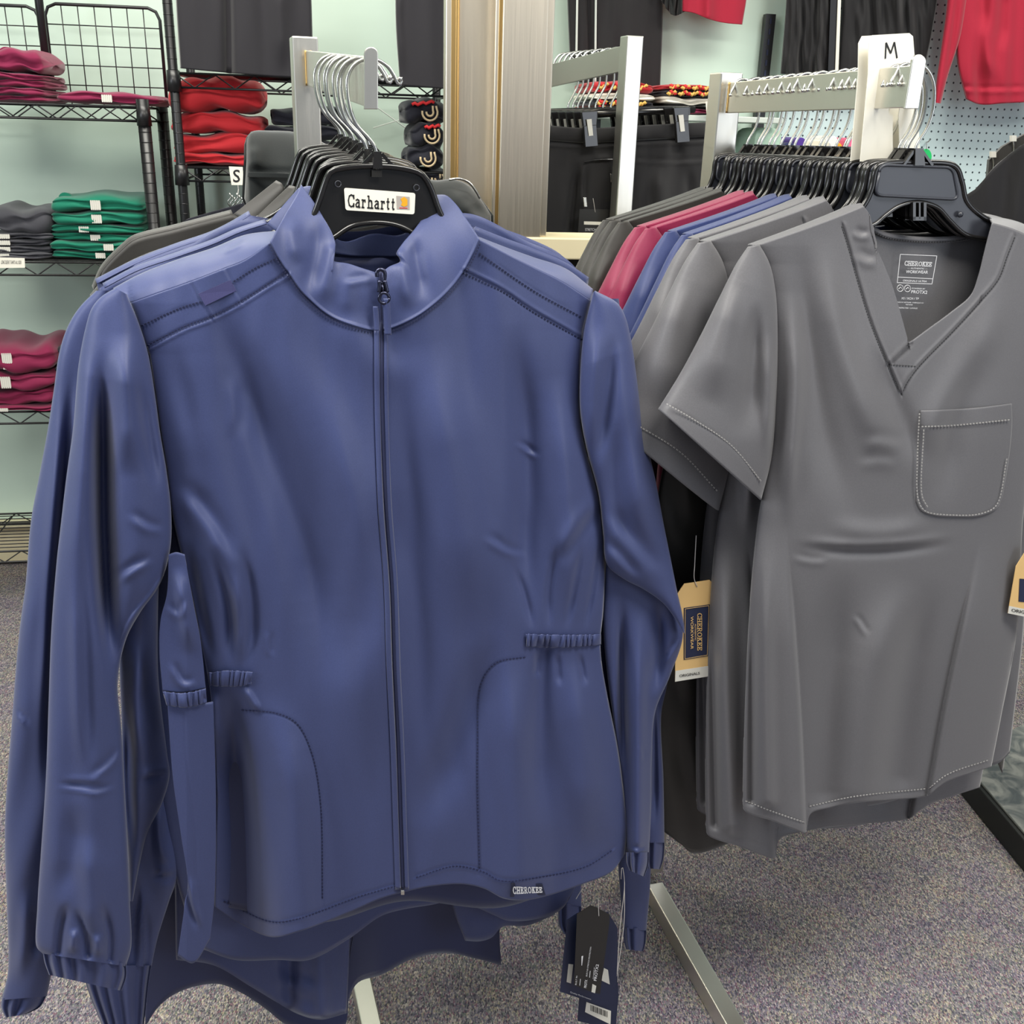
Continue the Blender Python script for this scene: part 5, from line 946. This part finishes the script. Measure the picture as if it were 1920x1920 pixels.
def stack(px0, px1, ys, w1, dep, mat, name, desc, seed, jit=6, stk=None, group=None, zbase=None, prints=None):
    """ys: pixel heights of the layer boundaries from the shelf upwards"""
    n = len(ys) - 1; names = {1: ['']}.get(n) or ['lowest', 'second from the bottom', 'third from the bottom', 'fourth from the bottom', 'fifth from the bottom', 'sixth from the bottom'][:n]
    if n > 1: names[-1] = 'topmost'
    r = np.random.RandomState(seed)
    for i in range(n):
        xj0, xj1 = px0 + r.uniform(-jit, jit), px1 + r.uniform(-jit, jit); a0, z0 = azp(xj0, ys[i], w1); a1, _ = azp(xj1, ys[i], w1); z1 = azp(xj0, ys[i + 1], w1)[1] + .0025
        if i == 0 and zbase is not None: z0 = zbase + .0045
        lab = (desc + ', ' + names[i] + ' of stack') if n > 1 else desc
        folded(a0, a1, z0, z1, w1 + r.uniform(-.008, .008), dep, mat, seed * 10 + i, name, lab, group, [(stk[i], .026)] if stk and stk[i] else None, prints[i] if prints else None)
stack(90, 276, [489, 472, 454, 438, 422, 398, 370], .40, .28, M['green'], 'folded_shirt', 'green folded shirt on the left unit', 3, 7, [.52, .60, .5, .38, .5, .5], zbase=zB)
def collar_tuft(px, w, d, mat, zbot, label, cat='folded shirt'):
    q = np.array(px, float); P = Plane(WALL.p0 + WALL.n * w, WALL.n); c = _oc(px, 40); base = [azp(c[0][0], zbot, w), azp(c[-1][0], zbot, w)]
    t = [o for o in bpy.data.objects if o.get('label') == label][0]
    X = c[:, 0]; T_ = P.hit(X, c[:, 1], 0); n = len(X); zb = base[0][1]; V = []
    for k in range(n):
        for (dw, dz) in ((0, 0), (-d, -.004), (-d, None), (0, None)):
            p = T_[k] + WALL.n * dw; V.append([p[0], p[1], (T_[k][2] + dz) if dz is not None else zb])
    Fc = [(4 * k + a, 4 * (k + 1) + a, 4 * (k + 1) + (a + 1) % 4, 4 * k + (a + 1) % 4) for k in range(n - 1) for a in range(4)] + [(0, 1, 2, 3), tuple(4 * (n - 1) + a for a in (3, 2, 1, 0))]
    o = mesh_obj('collar', V, Fc, mat, t); b = o.modifiers.new('edge', 'BEVEL'); b.width = .003; b.segments = 2; b.limit_method = 'ANGLE'
collar_tuft([(106, 392), (112, 364), (124, 361), (145, 376), (175, 384), (205, 381), (222, 373), (230, 388)], .33, .04, M['green'], 400, 'green folded shirt on the left unit, topmost of stack')
stack(-30, 97, [489, 474, 462, 450, 438, 392], .40, .28, M['gcloth'], 'folded_shirt', 'dark grey folded shirt on the left unit', 4, 4, [.3, .3, .3, .3, 0], zbase=zB)
stack(-40, 84, [190, 178, 163, 148, 135, 92], .40, .28, M['plum'], 'folded_shirt', 'plum folded shirt at the top left', 5, 4, [0, 0, 0, 0, 0], zbase=zA)
collar_tuft([(-10, 100), (5, 88), (22, 90), (36, 100), (44, 96), (52, 108), (66, 124)], .33, .05, M['plum'], 140, 'plum folded shirt at the top left, topmost of stack')
stack(103, 300, [199, 172], .40, .28, M['plum'], 'folded_shirt', 'single flat plum folded shirt under the grid panel', 6, 2, [.5], zbase=zA)
stack(-60, 104, [797, 765, 735, 702, 655], .435, .30, M['plum'], 'folded_shirt', 'plum folded shirt on the low left shelf', 8, 3, [.42, 0, .45, .47], zbase=zC)
collar_tuft([(20, 672), (36, 655), (52, 650), (74, 652), (92, 660), (98, 680)], .36, .05, M['plum'], 720, 'plum folded shirt on the low left shelf, topmost of stack')
stack(100, 150, [765, 720, 690, 655], .38, .25, M['midnight'], 'folded_shirt', 'navy folded shirt beside the low plum stack', 9, 2, zbase=zC)
stack(318, 492, [311, 288, 250, 210, 146], .41, .30, M['red'], 'folded_shirt', 'bright red folded sweatshirt on the middle unit', 10, 6, zbase=zF)
stack(500, 640, [311, 288, 262, 235, 200], .36, .28, M['midnight'], 'folded_shirt', 'midnight navy folded sweatshirt beside the red stack', 11, 6, zbase=zF)
PR = [[('hook', .72, .30)], [('hook', .55, .62)], [('redp', .42, .85, .82, .92), ('hook', .62, .45)], [('redp', .2, .7, .80, .94), ('hook', .6, .4)]]
stack(762, 842, [352, 318, 275, 232, 188], .42, .30, M['midnight'], 'folded_shirt', 'black printed folded hoodie by the mullion', 12, 8, zbase=azp(800, 352, .42)[1] - .004, prints=PR)
wire_shelf(u2, azp(740, 352, .44)[0], a3, .08, .44, azp(800, 352, .42)[1] - .004)
# shelf price strip
def card_on(px, w, name, label, mat, text=None, tq=None, offset=0, cat='sign'):
    a = [azp(x, y, w) for x, y in px]; P = Plane(WALL.p0 + WALL.n * w, WALL.n); q = np.array(px, float); t = thing(name, P.hit(q[:, 0].mean(), q[:, 1].max(), 0), label, cat)
    ribbon_poly(q[:, 0], q[:, 1], P, .001, 'card', mat, t, .001)
    if text: text_mesh(text, tq, P, .0016, 'lettering', M['ink'], t, offset)
    return t
card_on([(-20, 482), (46, 484), (47, 502), (-20, 503)], .428, 'shelf_strip', 'white price strip clipped on the shelf under the grey stack', M['white'], 'LONG SLEEVE T-SHIRTS ALL SIZES', [(2, 488), (40, 489), (40, 495), (2, 495)])
card_on([(429, 312), (455, 313), (457, 347), (434, 347)], .46, 'size_card', 'small white card with the letter S under the red stack', M['white'], 'S', [(437, 318), (450, 318), (450, 342), (437, 342)], .01, cat='size marker')
t = thing('clip_cluster', WALL.hit(445, 392, .46), 'cluster of clear plastic clips hanging under the S card', 'clips'); mb = MB()
for i in range(7): x = 430 + i * 4.5; y = 362 + (i % 3) * 4; c = _oc([(x, y), (x + 3, y + 8), (x - 3, y + 16), (x + 2, y + 26)], 10); mb.tube(WALL.hit(c[:, 0], c[:, 1], .46 + .004 * i), .0022, 6)
o = mb.build('clip', M['chrome'], t, smooth=True); o['kind'] = 'stuff'
mb = MB(); mb.tube([WALL.hit(446, 346, .46), WALL.hit(447, 355, .46), WALL.hit(446, 364, .465)], .001, 5); mb.build('string', M['thread'], t)
# --- clothes hanging on the back wall
def hung(name, label, cat, w, top, bot, L, R, mat, fl=(), amp=.006, seed=1, scale=60, thick=.02, nx=90, ny=90, parts=()):
    P = Plane(WALL.p0 + WALL.n * w, WALL.n); b = np.array(bot); t = thing(name, P.hit(b[:, 0].mean(), b[:, 1].max(), 0), label, cat)
    f = lambda X, Y, s, tt: thick * np.clip(4 * s * (1 - s), 0, 1) ** .3 + soft(X, Y, seed, scale, amp, 7, 6) * np.clip(8 * s * (1 - s), 0, 1) + folds(X, Y, list(fl))
    wsheet('front', t, P, top, bot, L, R, nx, ny, f, mat, .003); wsheet('back', t, P, top, bot, L, R, 20, 20, lambda X, Y, s, tt: -.004 + 0 * X, mat, .003)
    for (nm, pts, wd, mt) in parts:
        C = _oc(pts, 40); X = C[:, :1] + np.linspace(-wd / 2, wd / 2, 4)[None]; Y = np.repeat(C[:, 1:], 4, 1); s = np.full_like(X, .5)
        mesh_obj(nm, P.hit(X, Y, thick + soft(X, Y, seed, scale, amp, 7, 6) + folds(X, Y, list(fl)) + .004), grid_faces(40, 4), M[mt], t, solid=.002)
    return t
hung('sweatpants', 'charcoal sweatpants hanging above the red stack', 'pants', .47, [(328, -120), (450, -120), (578, -120)], [(338, 128), (420, 136), (470, 140), (530, 144), (588, 146)], [(328, -120), (330, 0), (338, 128)], [(578, -120), (584, 0), (588, 146)], M['display'], [('r', [(425, -100), (428, 0), (430, 135)], 8, -.02, 'none'), ('r', [(520, -60), (528, 60), (530, 140)], 14, .008)], .004, 101)
hung('sweatpants', 'charcoal sweatpants hanging left of the mullion above the black hoodies', 'pants', .47, [(742, -120), (800, -120), (850, -120)], [(750, 160), (800, 164), (850, 168)], [(742, -120), (742, 40), (750, 160)], [(850, -120), (852, 0), (850, 168)], M['display'], [('r', [(752, -60), (748, 40), (760, 150)], 8, .006)], .003, 102)
hung('track_pants', 'black track pants with white side stripes on the back wall', 'pants', .06, [(1060, -120), (1150, -120), (1240, -120)], [(1070, 150), (1110, 158), (1150, 160), (1200, 165), (1238, 160)], [(1060, -120), (1064, 0), (1070, 150)], [(1240, -120), (1243, 20), (1238, 160)], M['pants'], [('r', [(1105, -100), (1106, 155)], 6, -.015, 'none'), ('r', [(1180, -60), (1182, 140)], 14, .01)], .008, 103, 40, parts=[('side_stripe', [(1084, -118), (1082, 20), (1080, 148)], 4, 'pale'), ('side_stripe', [(1118, -118), (1117, 20), (1116, 156)], 4, 'pale')])
hung('faux_fur_vest', 'dark furry hem above the gap beside the red shirt', 'vest', .09, [(1228, -90), (1265, -90), (1300, -90)], [(1240, 0), (1262, 28), (1280, 24), (1300, 2)], [(1228, -90), (1234, -40), (1240, 0)], [(1300, -90), (1300, -40), (1300, 2)], M['fleece'], (), .01, 104, 14)
hung('sweatshirt', 'hem of a pink-red sweatshirt high on the back wall', 'sweatshirt', .10, [(1275, -120), (1340, -120), (1405, -120)], [(1272, 20), (1300, 24), (1330, 36), (1360, 43), (1392, 46)], [(1275, -120), (1276, -40), (1272, 20)], [(1405, -120), (1402, -20), (1392, 46)], M['pink'], [('r', [(1330, -60), (1328, 30)], 10, .012, 'in')], .008, 105)
# pegboard panel (own orientation so that the holes follow the wall)
a0, _ = azp(1452, 300, .02); a1 = a0 + 2.6
me = bpy.data.meshes.new('pegboard'); zlo, zhi = .95, 2.75; L_ = a1 - a0; H_ = zhi - zlo; th = .006
me.from_pydata([(0, 0, 0), (L_, 0, 0), (L_, th, 0), (0, th, 0), (0, 0, H_), (L_, 0, H_), (L_, th, H_), (0, th, H_)], [], [(0, 3, 2, 1), (4, 5, 6, 7), (0, 1, 5, 4), (1, 2, 6, 5), (2, 3, 7, 6), (3, 0, 4, 7)]); me.materials.append(M['peg'])
pg = bpy.data.objects.new('pegboard', me); COL.objects.link(pg); pg.location = [float(v) for v in wp(a0, .02, zlo)]; pg.rotation_euler.z = YW
meta(pg, 'pale mint pegboard panel with rows of holes covering the wall at the right', 'pegboard')
up = thing('wall_standard', WALL.hit(1440, 150, .03), 'black slotted metal upright on the wall at the left edge of the pegboard', 'post'); a = azp(1440, 80, .03)[0]; z0 = azp(1440, 150, .03)[1]; z1 = azp(1440, 26, .03)[1]
mb = MB(); mb.obox(wp(a, .02, (z0 + z1) / 2 - .5), WALL.u, WALL.n, (0, 0, 1), .016, .012, (z1 - z0) / 2 + .5); mb.build('channel', M['wire'], up)
mb = MB()
for i in range(int((z1 - z0) / .03)): mb.obox(wp(a, .033, z0 + .02 + i * .03), WALL.u, WALL.n, (0, 0, 1), .003, .0012, .008)
o = mb.build('slots', M['gun'], up); o['kind'] = 'stuff'
hung('draped_trousers', 'black trousers draped in folds on the pegboard, the left ones', 'pants', .10, [(1480, -120), (1530, -120), (1572, -120)], [(1464, 138), (1500, 142), (1540, 142), (1566, 140)], [(1480, -120), (1475, 0), (1464, 138)], [(1572, -120), (1570, 0), (1566, 140)], M['pants'], [('r', [(1510, -80), (1500, 130)], 7, -.012, 'none'), ('r', [(1540, -80), (1536, 130)], 7, .012, 'none')], .01, 106, 26)
hung('draped_trousers', 'black trousers draped in folds on the pegboard behind the M card', 'pants', .10, [(1585, -120), (1680, -120), (1770, -120)], [(1572, 140), (1630, 146), (1690, 150), (1730, 148)], [(1585, -120), (1580, 0), (1572, 140)], [(1770, -120), (1755, 20), (1730, 148)], M['pants'], [('r', [(1640, -80), (1630, 130)], 8, -.012, 'none'), ('r', [(1690, -80), (1680, 130)], 9, .012, 'none')], .011, 107, 30)
mb = MB(); a_ = WALL.hit(1577, -100, .13); b_ = WALL.hit(1568, 140, .13); t = thing('white_strip', b_, 'narrow white metal strip between the two pairs of draped trousers', 'strip'); mb.bar(a_, b_, (0, 1, 0), .005, .004); mb.build('strip', M['white'], t); mb = MB(); mb.bar(a_ - WALL.u * .02, b_ - WALL.u * .02, (0, 1, 0), .009, .006); mb.build('dark_edge', M['wire'], t)
t = hung('sweatshirt', 'bright red sweatshirt at the top right, one sleeve hanging down', 'sweatshirt', .16, [(1812, -140), (1880, -140), (1990, -140)], [(1812, 186), (1840, 196), (1880, 194), (1990, 188)], [(1812, -140), (1795, 40), (1796, 120), (1812, 186)], [(1990, -140), (1990, 40), (1990, 188)], M['pink'], [('r', [(1840, 20), (1850, 110), (1870, 160)], 14, .012), ('r', [(1885, -40), (1880, 100)], 12, -.012), ('c', [(1800, 166), (1850, 168), (1960, 166)], 4, .004, 'none')], .010, 108)
P_ = Plane(WALL.p0 + WALL.n * .17, WALL.n)
sleeve('sleeve', t, P_, [(1778, -140), (1776, 0), (1766, 80), (1756, 150), (1752, 192)], [(1830, -140), (1812, 0), (1800, 70), (1778, 140), (1764, 194)], 60, .0, .03, [('r', [(1800, -40), (1785, 80), (1770, 160)], 6, -.008)], M['pink'], 50, 3, .003)
hung('dark_top', 'dark garment between the middle unit legs and the charcoal jackets', 'shirt', .50, [(318, 446), (345, 415), (380, 402), (430, 388), (470, 376)], [(318, 640), (400, 640), (470, 640)], [(318, 446), (316, 540), (318, 640)], [(470, 376), (472, 500), (470, 640)], M['midnight'], (), .006, 109, 40)
# --- low shelf with printed stacks
zS = azp(1290, 214, .34)[1]; s0 = azp(1085, 214, .34)[0]; s1 = azp(1470, 214, .34)[0]
ws = thing('wall_shelf', wp((s0 + s1) / 2, .18, zS - .02), 'pale wall shelf carrying red and yellow printed shirts', 'shelf'); mb = MB(); mb.obox(wp((s0 + s1) / 2, .18, zS - .010), WALL.u, WALL.n, (0, 0, 1), (s1 - s0) / 2, .16, .008); mb.build('board', M['pale'], ws, bevel=.002)
mb = MB()
for av in (s0 + .1, s1 - .1): mb.obox(wp(av, .10, zS - .05), WALL.u, WALL.n, (0, 0, 1), .006, .08, .03)
mb.build('bracket', M['wire'], ws)
W3 = .33
def pstack(px0, px1, ys, mats, desc, seed, prints=None):
    for i in range(len(ys) - 1):
        a0, z0 = azp(px0, ys[i], W3); a1, _ = azp(px1, ys[i], W3); z1 = azp(px0, ys[i + 1], W3)[1]
        if i == 0: z0 = zS - .001
        folded(a0, a1, z0, z1, W3, .28, mats[i], seed * 7 + i, 'folded_shirt', desc[i], None, None, prints[i] if prints else None)
fp = lambda s: [('yellow', .05 + .2 * k + s, .2 + .2 * k + s, .3, .7) for k in range(4)] + [('redp', .1 + .25 * k, .2 + .25 * k, .75, .4) for k in range(3)]
pstack(1245, 1350, [213, 202, 196, 180, 168, 157], [M['plum'], M['wire'], M['white'], M['midnight'], M['red']], ['dark red folded shirt at the bottom of the printed stack', 'black folded shirt above the dark red one on the wall shelf', 'white folded shirt in the middle of the printed stack', 'black shirt with yellow print in the printed stack', 'red shirt with yellow print on top of the printed stack'], 21, [None, None, None, fp(0), fp(.05)])
pstack(1110, 1232, [213, 198, 186, 172, 150], [M['red'], M['midnight'], M['white'], M['red']], ['red and yellow printed shirt behind the pants hooks, lowest', 'black printed shirt behind the pants hooks', 'white rolled shirt behind the pants hooks', 'red and yellow printed shirt behind the pants hooks, topmost'], 22, [fp(0), fp(.02), None, fp(.04)])
card_on([(1323, 190), (1362, 192), (1362, 217), (1325, 216)], .36, 'size_card', 'white size card lettered YM beside the scrub rack post', M['white'], 'YM', [(1327, 195), (1353, 196), (1353, 212), (1327, 211)], .012, cat='size marker')
# small coloured stock seen between the scrub hooks
zQ = azp(1540, 306, .30)[1]; q0 = azp(1400, 306, .3)[0]; q1 = azp(1640, 306, .3)[0]
qs = thing('wall_shelf', wp((q0 + q1) / 2, .16, zQ - .02), 'pale shelf behind the scrub hooks with small coloured stock', 'shelf'); mb = MB(); mb.obox(wp((q0 + q1) / 2, .165, zQ - .01), WALL.u, WALL.n, (0, 0, 1), (q1 - q0) / 2, .135, .008); mb.build('board', M['pale'], qs); mb = MB(); mb.obox(wp((q0 + q1) / 2, .04, zQ - .06), WALL.u, WALL.n, (0, 0, 1), (q1 - q0) / 2, .008, .045); mb.build('back_rail', M['pale'], qs)
cols = [('violet', (86, 60, 150), 1495, 1512, 258), ('cream', (232, 226, 205), 1506, 1560, 262), ('white', (240, 238, 236), 1555, 1572, 255), ('orange', (240, 170, 40), 1565, 1580, 268), ('white', (238, 238, 240), 1580, 1590, 280), ('pink', (232, 110, 150), 1590, 1600, 258), ('rose', (226, 140, 170), 1600, 1614, 275), ('navy', (48, 52, 96), 1470, 1494, 268), ('mint', (190, 220, 200), 1420, 1466, 240)]
for i, (nm, rgb, x0, x1, y) in enumerate(cols):
    a0, z1 = azp(x0, y, .28); a1 = azp(x1, y, .28)[0]; ac = (a0 + a1) / 2; t = thing('folded_scarf', wp(ac, .2, zQ), nm + ' folded knit standing on the pale shelf behind the hooks' + (', beside the orange one' if i == 4 else ''), 'scarf')
    mb = MB(); hw = (a1 - a0) / 2; P8 = _oc([(-hw, 0), (-hw, (z1 - zQ) * .9), (-hw * .5, z1 - zQ), (hw * .5, z1 - zQ), (hw, (z1 - zQ) * .9), (hw, 0)], 16)
    F_ = [wp(ac + p[0], .28, zQ + max(p[1], 0)) for p in P8]; B2 = [wp(ac + p[0], .12, zQ + max(p[1], 0)) for p in P8]; n = len(P8)
    mb.add(F_ + B2, [tuple(range(n)), tuple(range(2 * n - 1, n - 1, -1))] + [(k, k + n, (k + 1) % n + n, (k + 1) % n) for k in range(n)]); mb.build('knit', cloth(nm + '_knit', rgb, .9), t, bevel=.004)
t = thing('hook_tag', WALL.hit(1738, 300, .06), 'small green tag on a peg hook beside the scrub hangers', 'tag'); Pk = Plane(WALL.p0 + WALL.n * .08, WALL.n); a = np.linspace(0, 2 * np.pi, 20, endpoint=False); ribbon_poly(1737 + 10 * np.cos(a), 293 + 14 * np.sin(a), Pk, 0, 'disc', plastic('green_tag', (40, 200, 110), .4), t, .003)
mb = MB(); mb.tube([WALL.hit(1737, 266, .02), WALL.hit(1736, 267, .06), WALL.hit(1740, 266, .09), WALL.hit(1744, 262, .095)], .002, 6); mb.tube([WALL.hit(1737, 267, .08), WALL.hit(1737, 274, .081), WALL.hit(1737, 281, .082)], .001, 5); mb.build('peg_hook', M['chrome'], t)
# --- pants on the third rack
B3V = (B3a - A3a); B3V[2] = 0; B3V /= np.linalg.norm(B3V)
PP = Plane(at(1178, 230, 2.22), NRM)
def trousers(label, off, group):
    P = Plane(PP.p0 - NRM * off, NRM); t = thing('knit_pants', P.hit(1178, 238, 0), label, 'pants', group); zt = -700
    kf = [('c', [(1020, 268), (1100, 272), (1180, 268), (1328, 262)], 3, .004, 'none'), ('r', [(1085, 300), (1070, 430)], 8, -.012, 'in'), ('r', [(1110, 300), (1130, 296), (1150, 296)], 4, .003), ('r', [(1230, 300), (1240, 430)], 16, .01, 'in'), ('r', [(1290, 300), (1295, 430)], 10, -.008, 'in'), ('c', [(1150, 300), (1152, 340), (1146, 400)], 4, .004), ('c', [(1098, 305), (1093, 350), (1096, 390)], 4, .004), ('c', [(1200, 300), (1260, 303), (1325, 300)], 3, .002, 'none')]
    W = lambda X, Y, s, tt: .002 + .03 * np.clip(4 * s * (1 - s), 0, 1) ** .4 + soft(X, Y, 120, 60, .004, 7, 4) * np.clip(8 * s * (1 - s), 0, 1) + folds(X, Y, kf)
    wsheet('legs', t, P, [(1018, 246), (1100, 250), (1180, 246), (1260, 240), (1328, 238)], [(1010, 900), (1100, 905), (1180, 905), (1240, 900), (1300, 895)], [(1018, 246), (1012, 500), (1010, 900)], [(1328, 238), (1320, 500), (1300, 895)], 100, 160, W, M['pants'], .003)
    wsheet('waistband', t, P, [(1016, 234), (1100, 240), (1180, 236), (1260, 232), (1327, 229)], [(1018, 262), (1100, 268), (1180, 264), (1260, 260), (1329, 256)], [(1016, 234), (1018, 262)], [(1327, 229), (1329, 256)], 70, 10, lambda X, Y, s, tt: W(X, Y, s, tt) + .005 + .003 * np.sin(np.pi * tt), M['pants'], .003)
    wsheet('back', t, P, [(1018, 240), (1180, 240), (1328, 234)], [(1010, 898), (1180, 902), (1300, 893)], [(1018, 240), (1012, 500), (1010, 898)], [(1328, 234), (1320, 500), (1300, 893)], 20, 30, lambda X, Y, s, tt: -.02 + 0 * X, M['pants'], .003)
    if off == 0:
        mb = MB(); c = _oc([(1096, 304), (1120, 300), (1148, 299)], 12); mb.tube(P.hit(c[:, 0], c[:, 1], W(c[:, 0], c[:, 1], .5, .5) + .003), .0016, 5); mb.build('pocket_welt', M['wire'], t)
        mb = MB(); v = P.hit([1093, 1099, 1101, 1095], [370, 370, 388, 388], .045); d = NRM * .0015; mb.hexa([v[3] - d, v[2] - d, v[2] + d, v[3] + d, v[0] - d, v[1] - d, v[1] + d, v[0] + d]); mb.build('zip_pull', M['chrome'], t, bevel=.0008)
        mb = MB(); v = P.hit([1144, 1147, 1148, 1145], [326, 326, 342, 342], .045); mb.hexa([v[3] - d, v[2] - d, v[2] + d, v[3] + d, v[0] - d, v[1] - d, v[1] + d, v[0] + d]); mb.build('zip_pull', M['chrome'], t, bevel=.0008)
    return t
trousers('black jogger pants with zip pockets, nearest pair on the third rack', 0, None)
trousers('second pair of black knit pants behind the zip-pocket joggers', .07, None)
trousers('third pair of black knit pants behind the zip-pocket joggers', .14, None)
def clip_hanger(label, off, group, full=True):
    P = Plane(PP.p0 - NRM * off, NRM); t = thing('clip_hanger', P.hit(1180, 215, 0), label, 'hanger', group); dx = 0
    c = _oc([(1176, 208), (1176, 196), (1186, 176), (1196, 155), (1197, 125), (1188, 100), (1175, 88), (1160, 92), (1150, 106), (1146, 118)], 40); mb = MB(); mb.tube(P.hit(c[:, 0], c[:, 1], 0), .0025, 7); mb.build('hook', M['chrome'], t, smooth=True)
    mb = MB(); a = P.hit(1085, 216, 0); b = P.hit(1302, 205, 0); mb.tube([a, (a + b) / 2, b], .0075, 8); c = _oc([(1085, 214), (1130, 208), (1176, 206), (1240, 203), (1300, 203)], 20); mb.tube(P.hit(c[:, 0], c[:, 1] - 2, 0), .003, 6); mb.build('bar', M['hanger'], t, smooth=True)
    for x, y in ((1103, 208), (1275, 200)):
        mb = MB(); v = P.hit(np.array([x - 14, x + 16, x + 14, x - 10]), np.array([y + 2, y + 0, y + 28, y + 30]), .048); d = NRM * .005; mb.hexa([v[3] - d, v[2] - d, v[2] + d, v[3] + d, v[0] - d, v[1] - d, v[1] + d, v[0] + d])
        v = P.hit(np.array([x - 10, x + 14, x + 17, x - 7]), np.array([y + 28, y + 26, y + 66, y + 68]), .050); mb.hexa([v[3] - d, v[2] - d, v[2] + d, v[3] + d, v[0] - d, v[1] - d, v[1] + d, v[0] + d])
        v = P.hit(np.array([x - 6, x + 8, x + 8, x - 6]), np.array([y + 0, y + 0, y + 16, y + 16]), .02); d2 = NRM * .03; mb.hexa([v[3] - d2, v[2] - d2, v[2] + d2, v[3] + d2, v[0] - d2, v[1] - d2, v[1] + d2, v[0] + d2])
        k = mb.build('clip', M['hanger'], t, bevel=.001)
        mb = MB(); v = P.hit(np.array([x - 3, x + 6, x + 9, x + 1]), np.array([y + 16, y + 15, y + 46, y + 47]), .0565); d3 = NRM * .0008; mb.hexa([v[3] - d3, v[2] - d3, v[2] + d3, v[3] + d3, v[0] - d3, v[1] - d3, v[1] + d3, v[0] + d3]); mb.build('clip_label', M['stick'], k)
    return t
ch0 = clip_hanger('black clip hanger holding the zip-pocket joggers', .0, None)
ho = [.035, .07, .105, .14, .17, .20, .225, .25, .275]
for i, k in enumerate(ho):
    dup(ch0, B3V * k, ['first', 'second', 'third', 'fourth', 'fifth', 'sixth', 'seventh', 'eighth', 'farthest'][i] + ' black clip hanger behind the one holding the joggers', 'clip hangers on the third rack')
tag('black square hang tag with a white strip below the jogger pocket', Plane(PP.p0 + NRM * .05, NRM), [(1087, 392), (1150, 393), (1150, 452), (1083, 450)], M['blackcard'], [[(1116, 398), (1114, 384), (1112, 372)]], [('poly', [(1095, 415), (1130, 416), (1130, 422), (1095, 421)], 'white'), ('text', 'STRETCH KNIT', [(1097, 428), (1130, 428), (1130, 433), (1097, 433)], 'print')])
# --- dark garments at the right edge
EP = Plane(at(1880, 350, 2.0), (math.sin(-.2), -math.cos(-.2), 0))
e = thing('hung_blouse', EP.hit(1900, 300, 0), 'black blouse on a hanger cut off by the right edge', 'blouse')
ET = [(1808, 368), (1835, 350), (1850, 330), (1880, 300), (1925, 268), (2000, 256), (2070, 262), (2130, 300), (2170, 370)]; EB = [(1890, 1150), (1980, 1160), (2130, 1165)]
wsheet('front', e, EP, ET, EB, [ET[0], (1850, 600), (1882, 950), EB[0]], [ET[-1], (2150, 700), EB[-1]], 90, 120, lambda X, Y, s, t: .02 * np.clip(4 * s, 0, 1) ** .5 + soft(X, Y, 131, 70, .012, 7, 5) * np.clip(4 * s, 0, 1), M['pants'], .003)
wsheet('back', e, EP, ET, EB, [ET[0], (1850, 600), (1882, 950), EB[0]], [ET[-1], (2150, 700), EB[-1]], 20, 30, lambda X, Y, s, t: -.03 + 0 * X, M['pants'], .003)
rack('steel rack just outside the right edge carrying the black blouse', 2040, 2.45, 170, (2036, 190, 225, 2.43), (1995, 182, 222, 1.97))
mb = MB(); c = _oc([(2000, 262), (2000, 240), (2012, 222), (2020, 200), (2010, 182), (1998, 178), (1988, 190)], 30); mb.tube(EP.hit(c[:, 0], c[:, 1], -.005), .0022, 7); mb.build('hanger_hook', M['chrome'], e, smooth=True)
e2 = thing('clip_board_hanger', EP.hit(1890, 300, -.06), 'grey-brown fabric held by wire clips behind the black blouse', 'hanger')
q = np.array([(1851, 342), (1855, 300), (1880, 275), (1925, 250), (2000, 240), (2000, 420), (1853, 420)], float); ribbon_poly(q[:, 0], q[:, 1], EP, -.05, 'fabric', M['char'], e2, .02)
for x, y in ((1862, 292), (1900, 262)):
    mb = MB(); c = _oc([(x - 1, y - 2), (x + 1, y + 20), (x - 8, y + 48)], 14); mb.tube(EP.hit(c[:, 0], c[:, 1], -.045), .0016, 6); mb.build('wire_clip', M['chrome'], e2, smooth=True)
    v = EP.hit(np.array([x - 5, x + 4, x + 4, x - 5]), np.array([y - 8, y - 8, y + 3, y + 3]), -.042); d = NRM * .003; mb = MB(); mb.hexa([v[3] - d, v[2] - d, v[2] + d, v[3] + d, v[0] - d, v[1] - d, v[1] + d, v[0] + d]); mb.build('clip_tip', M['stick'], e2)
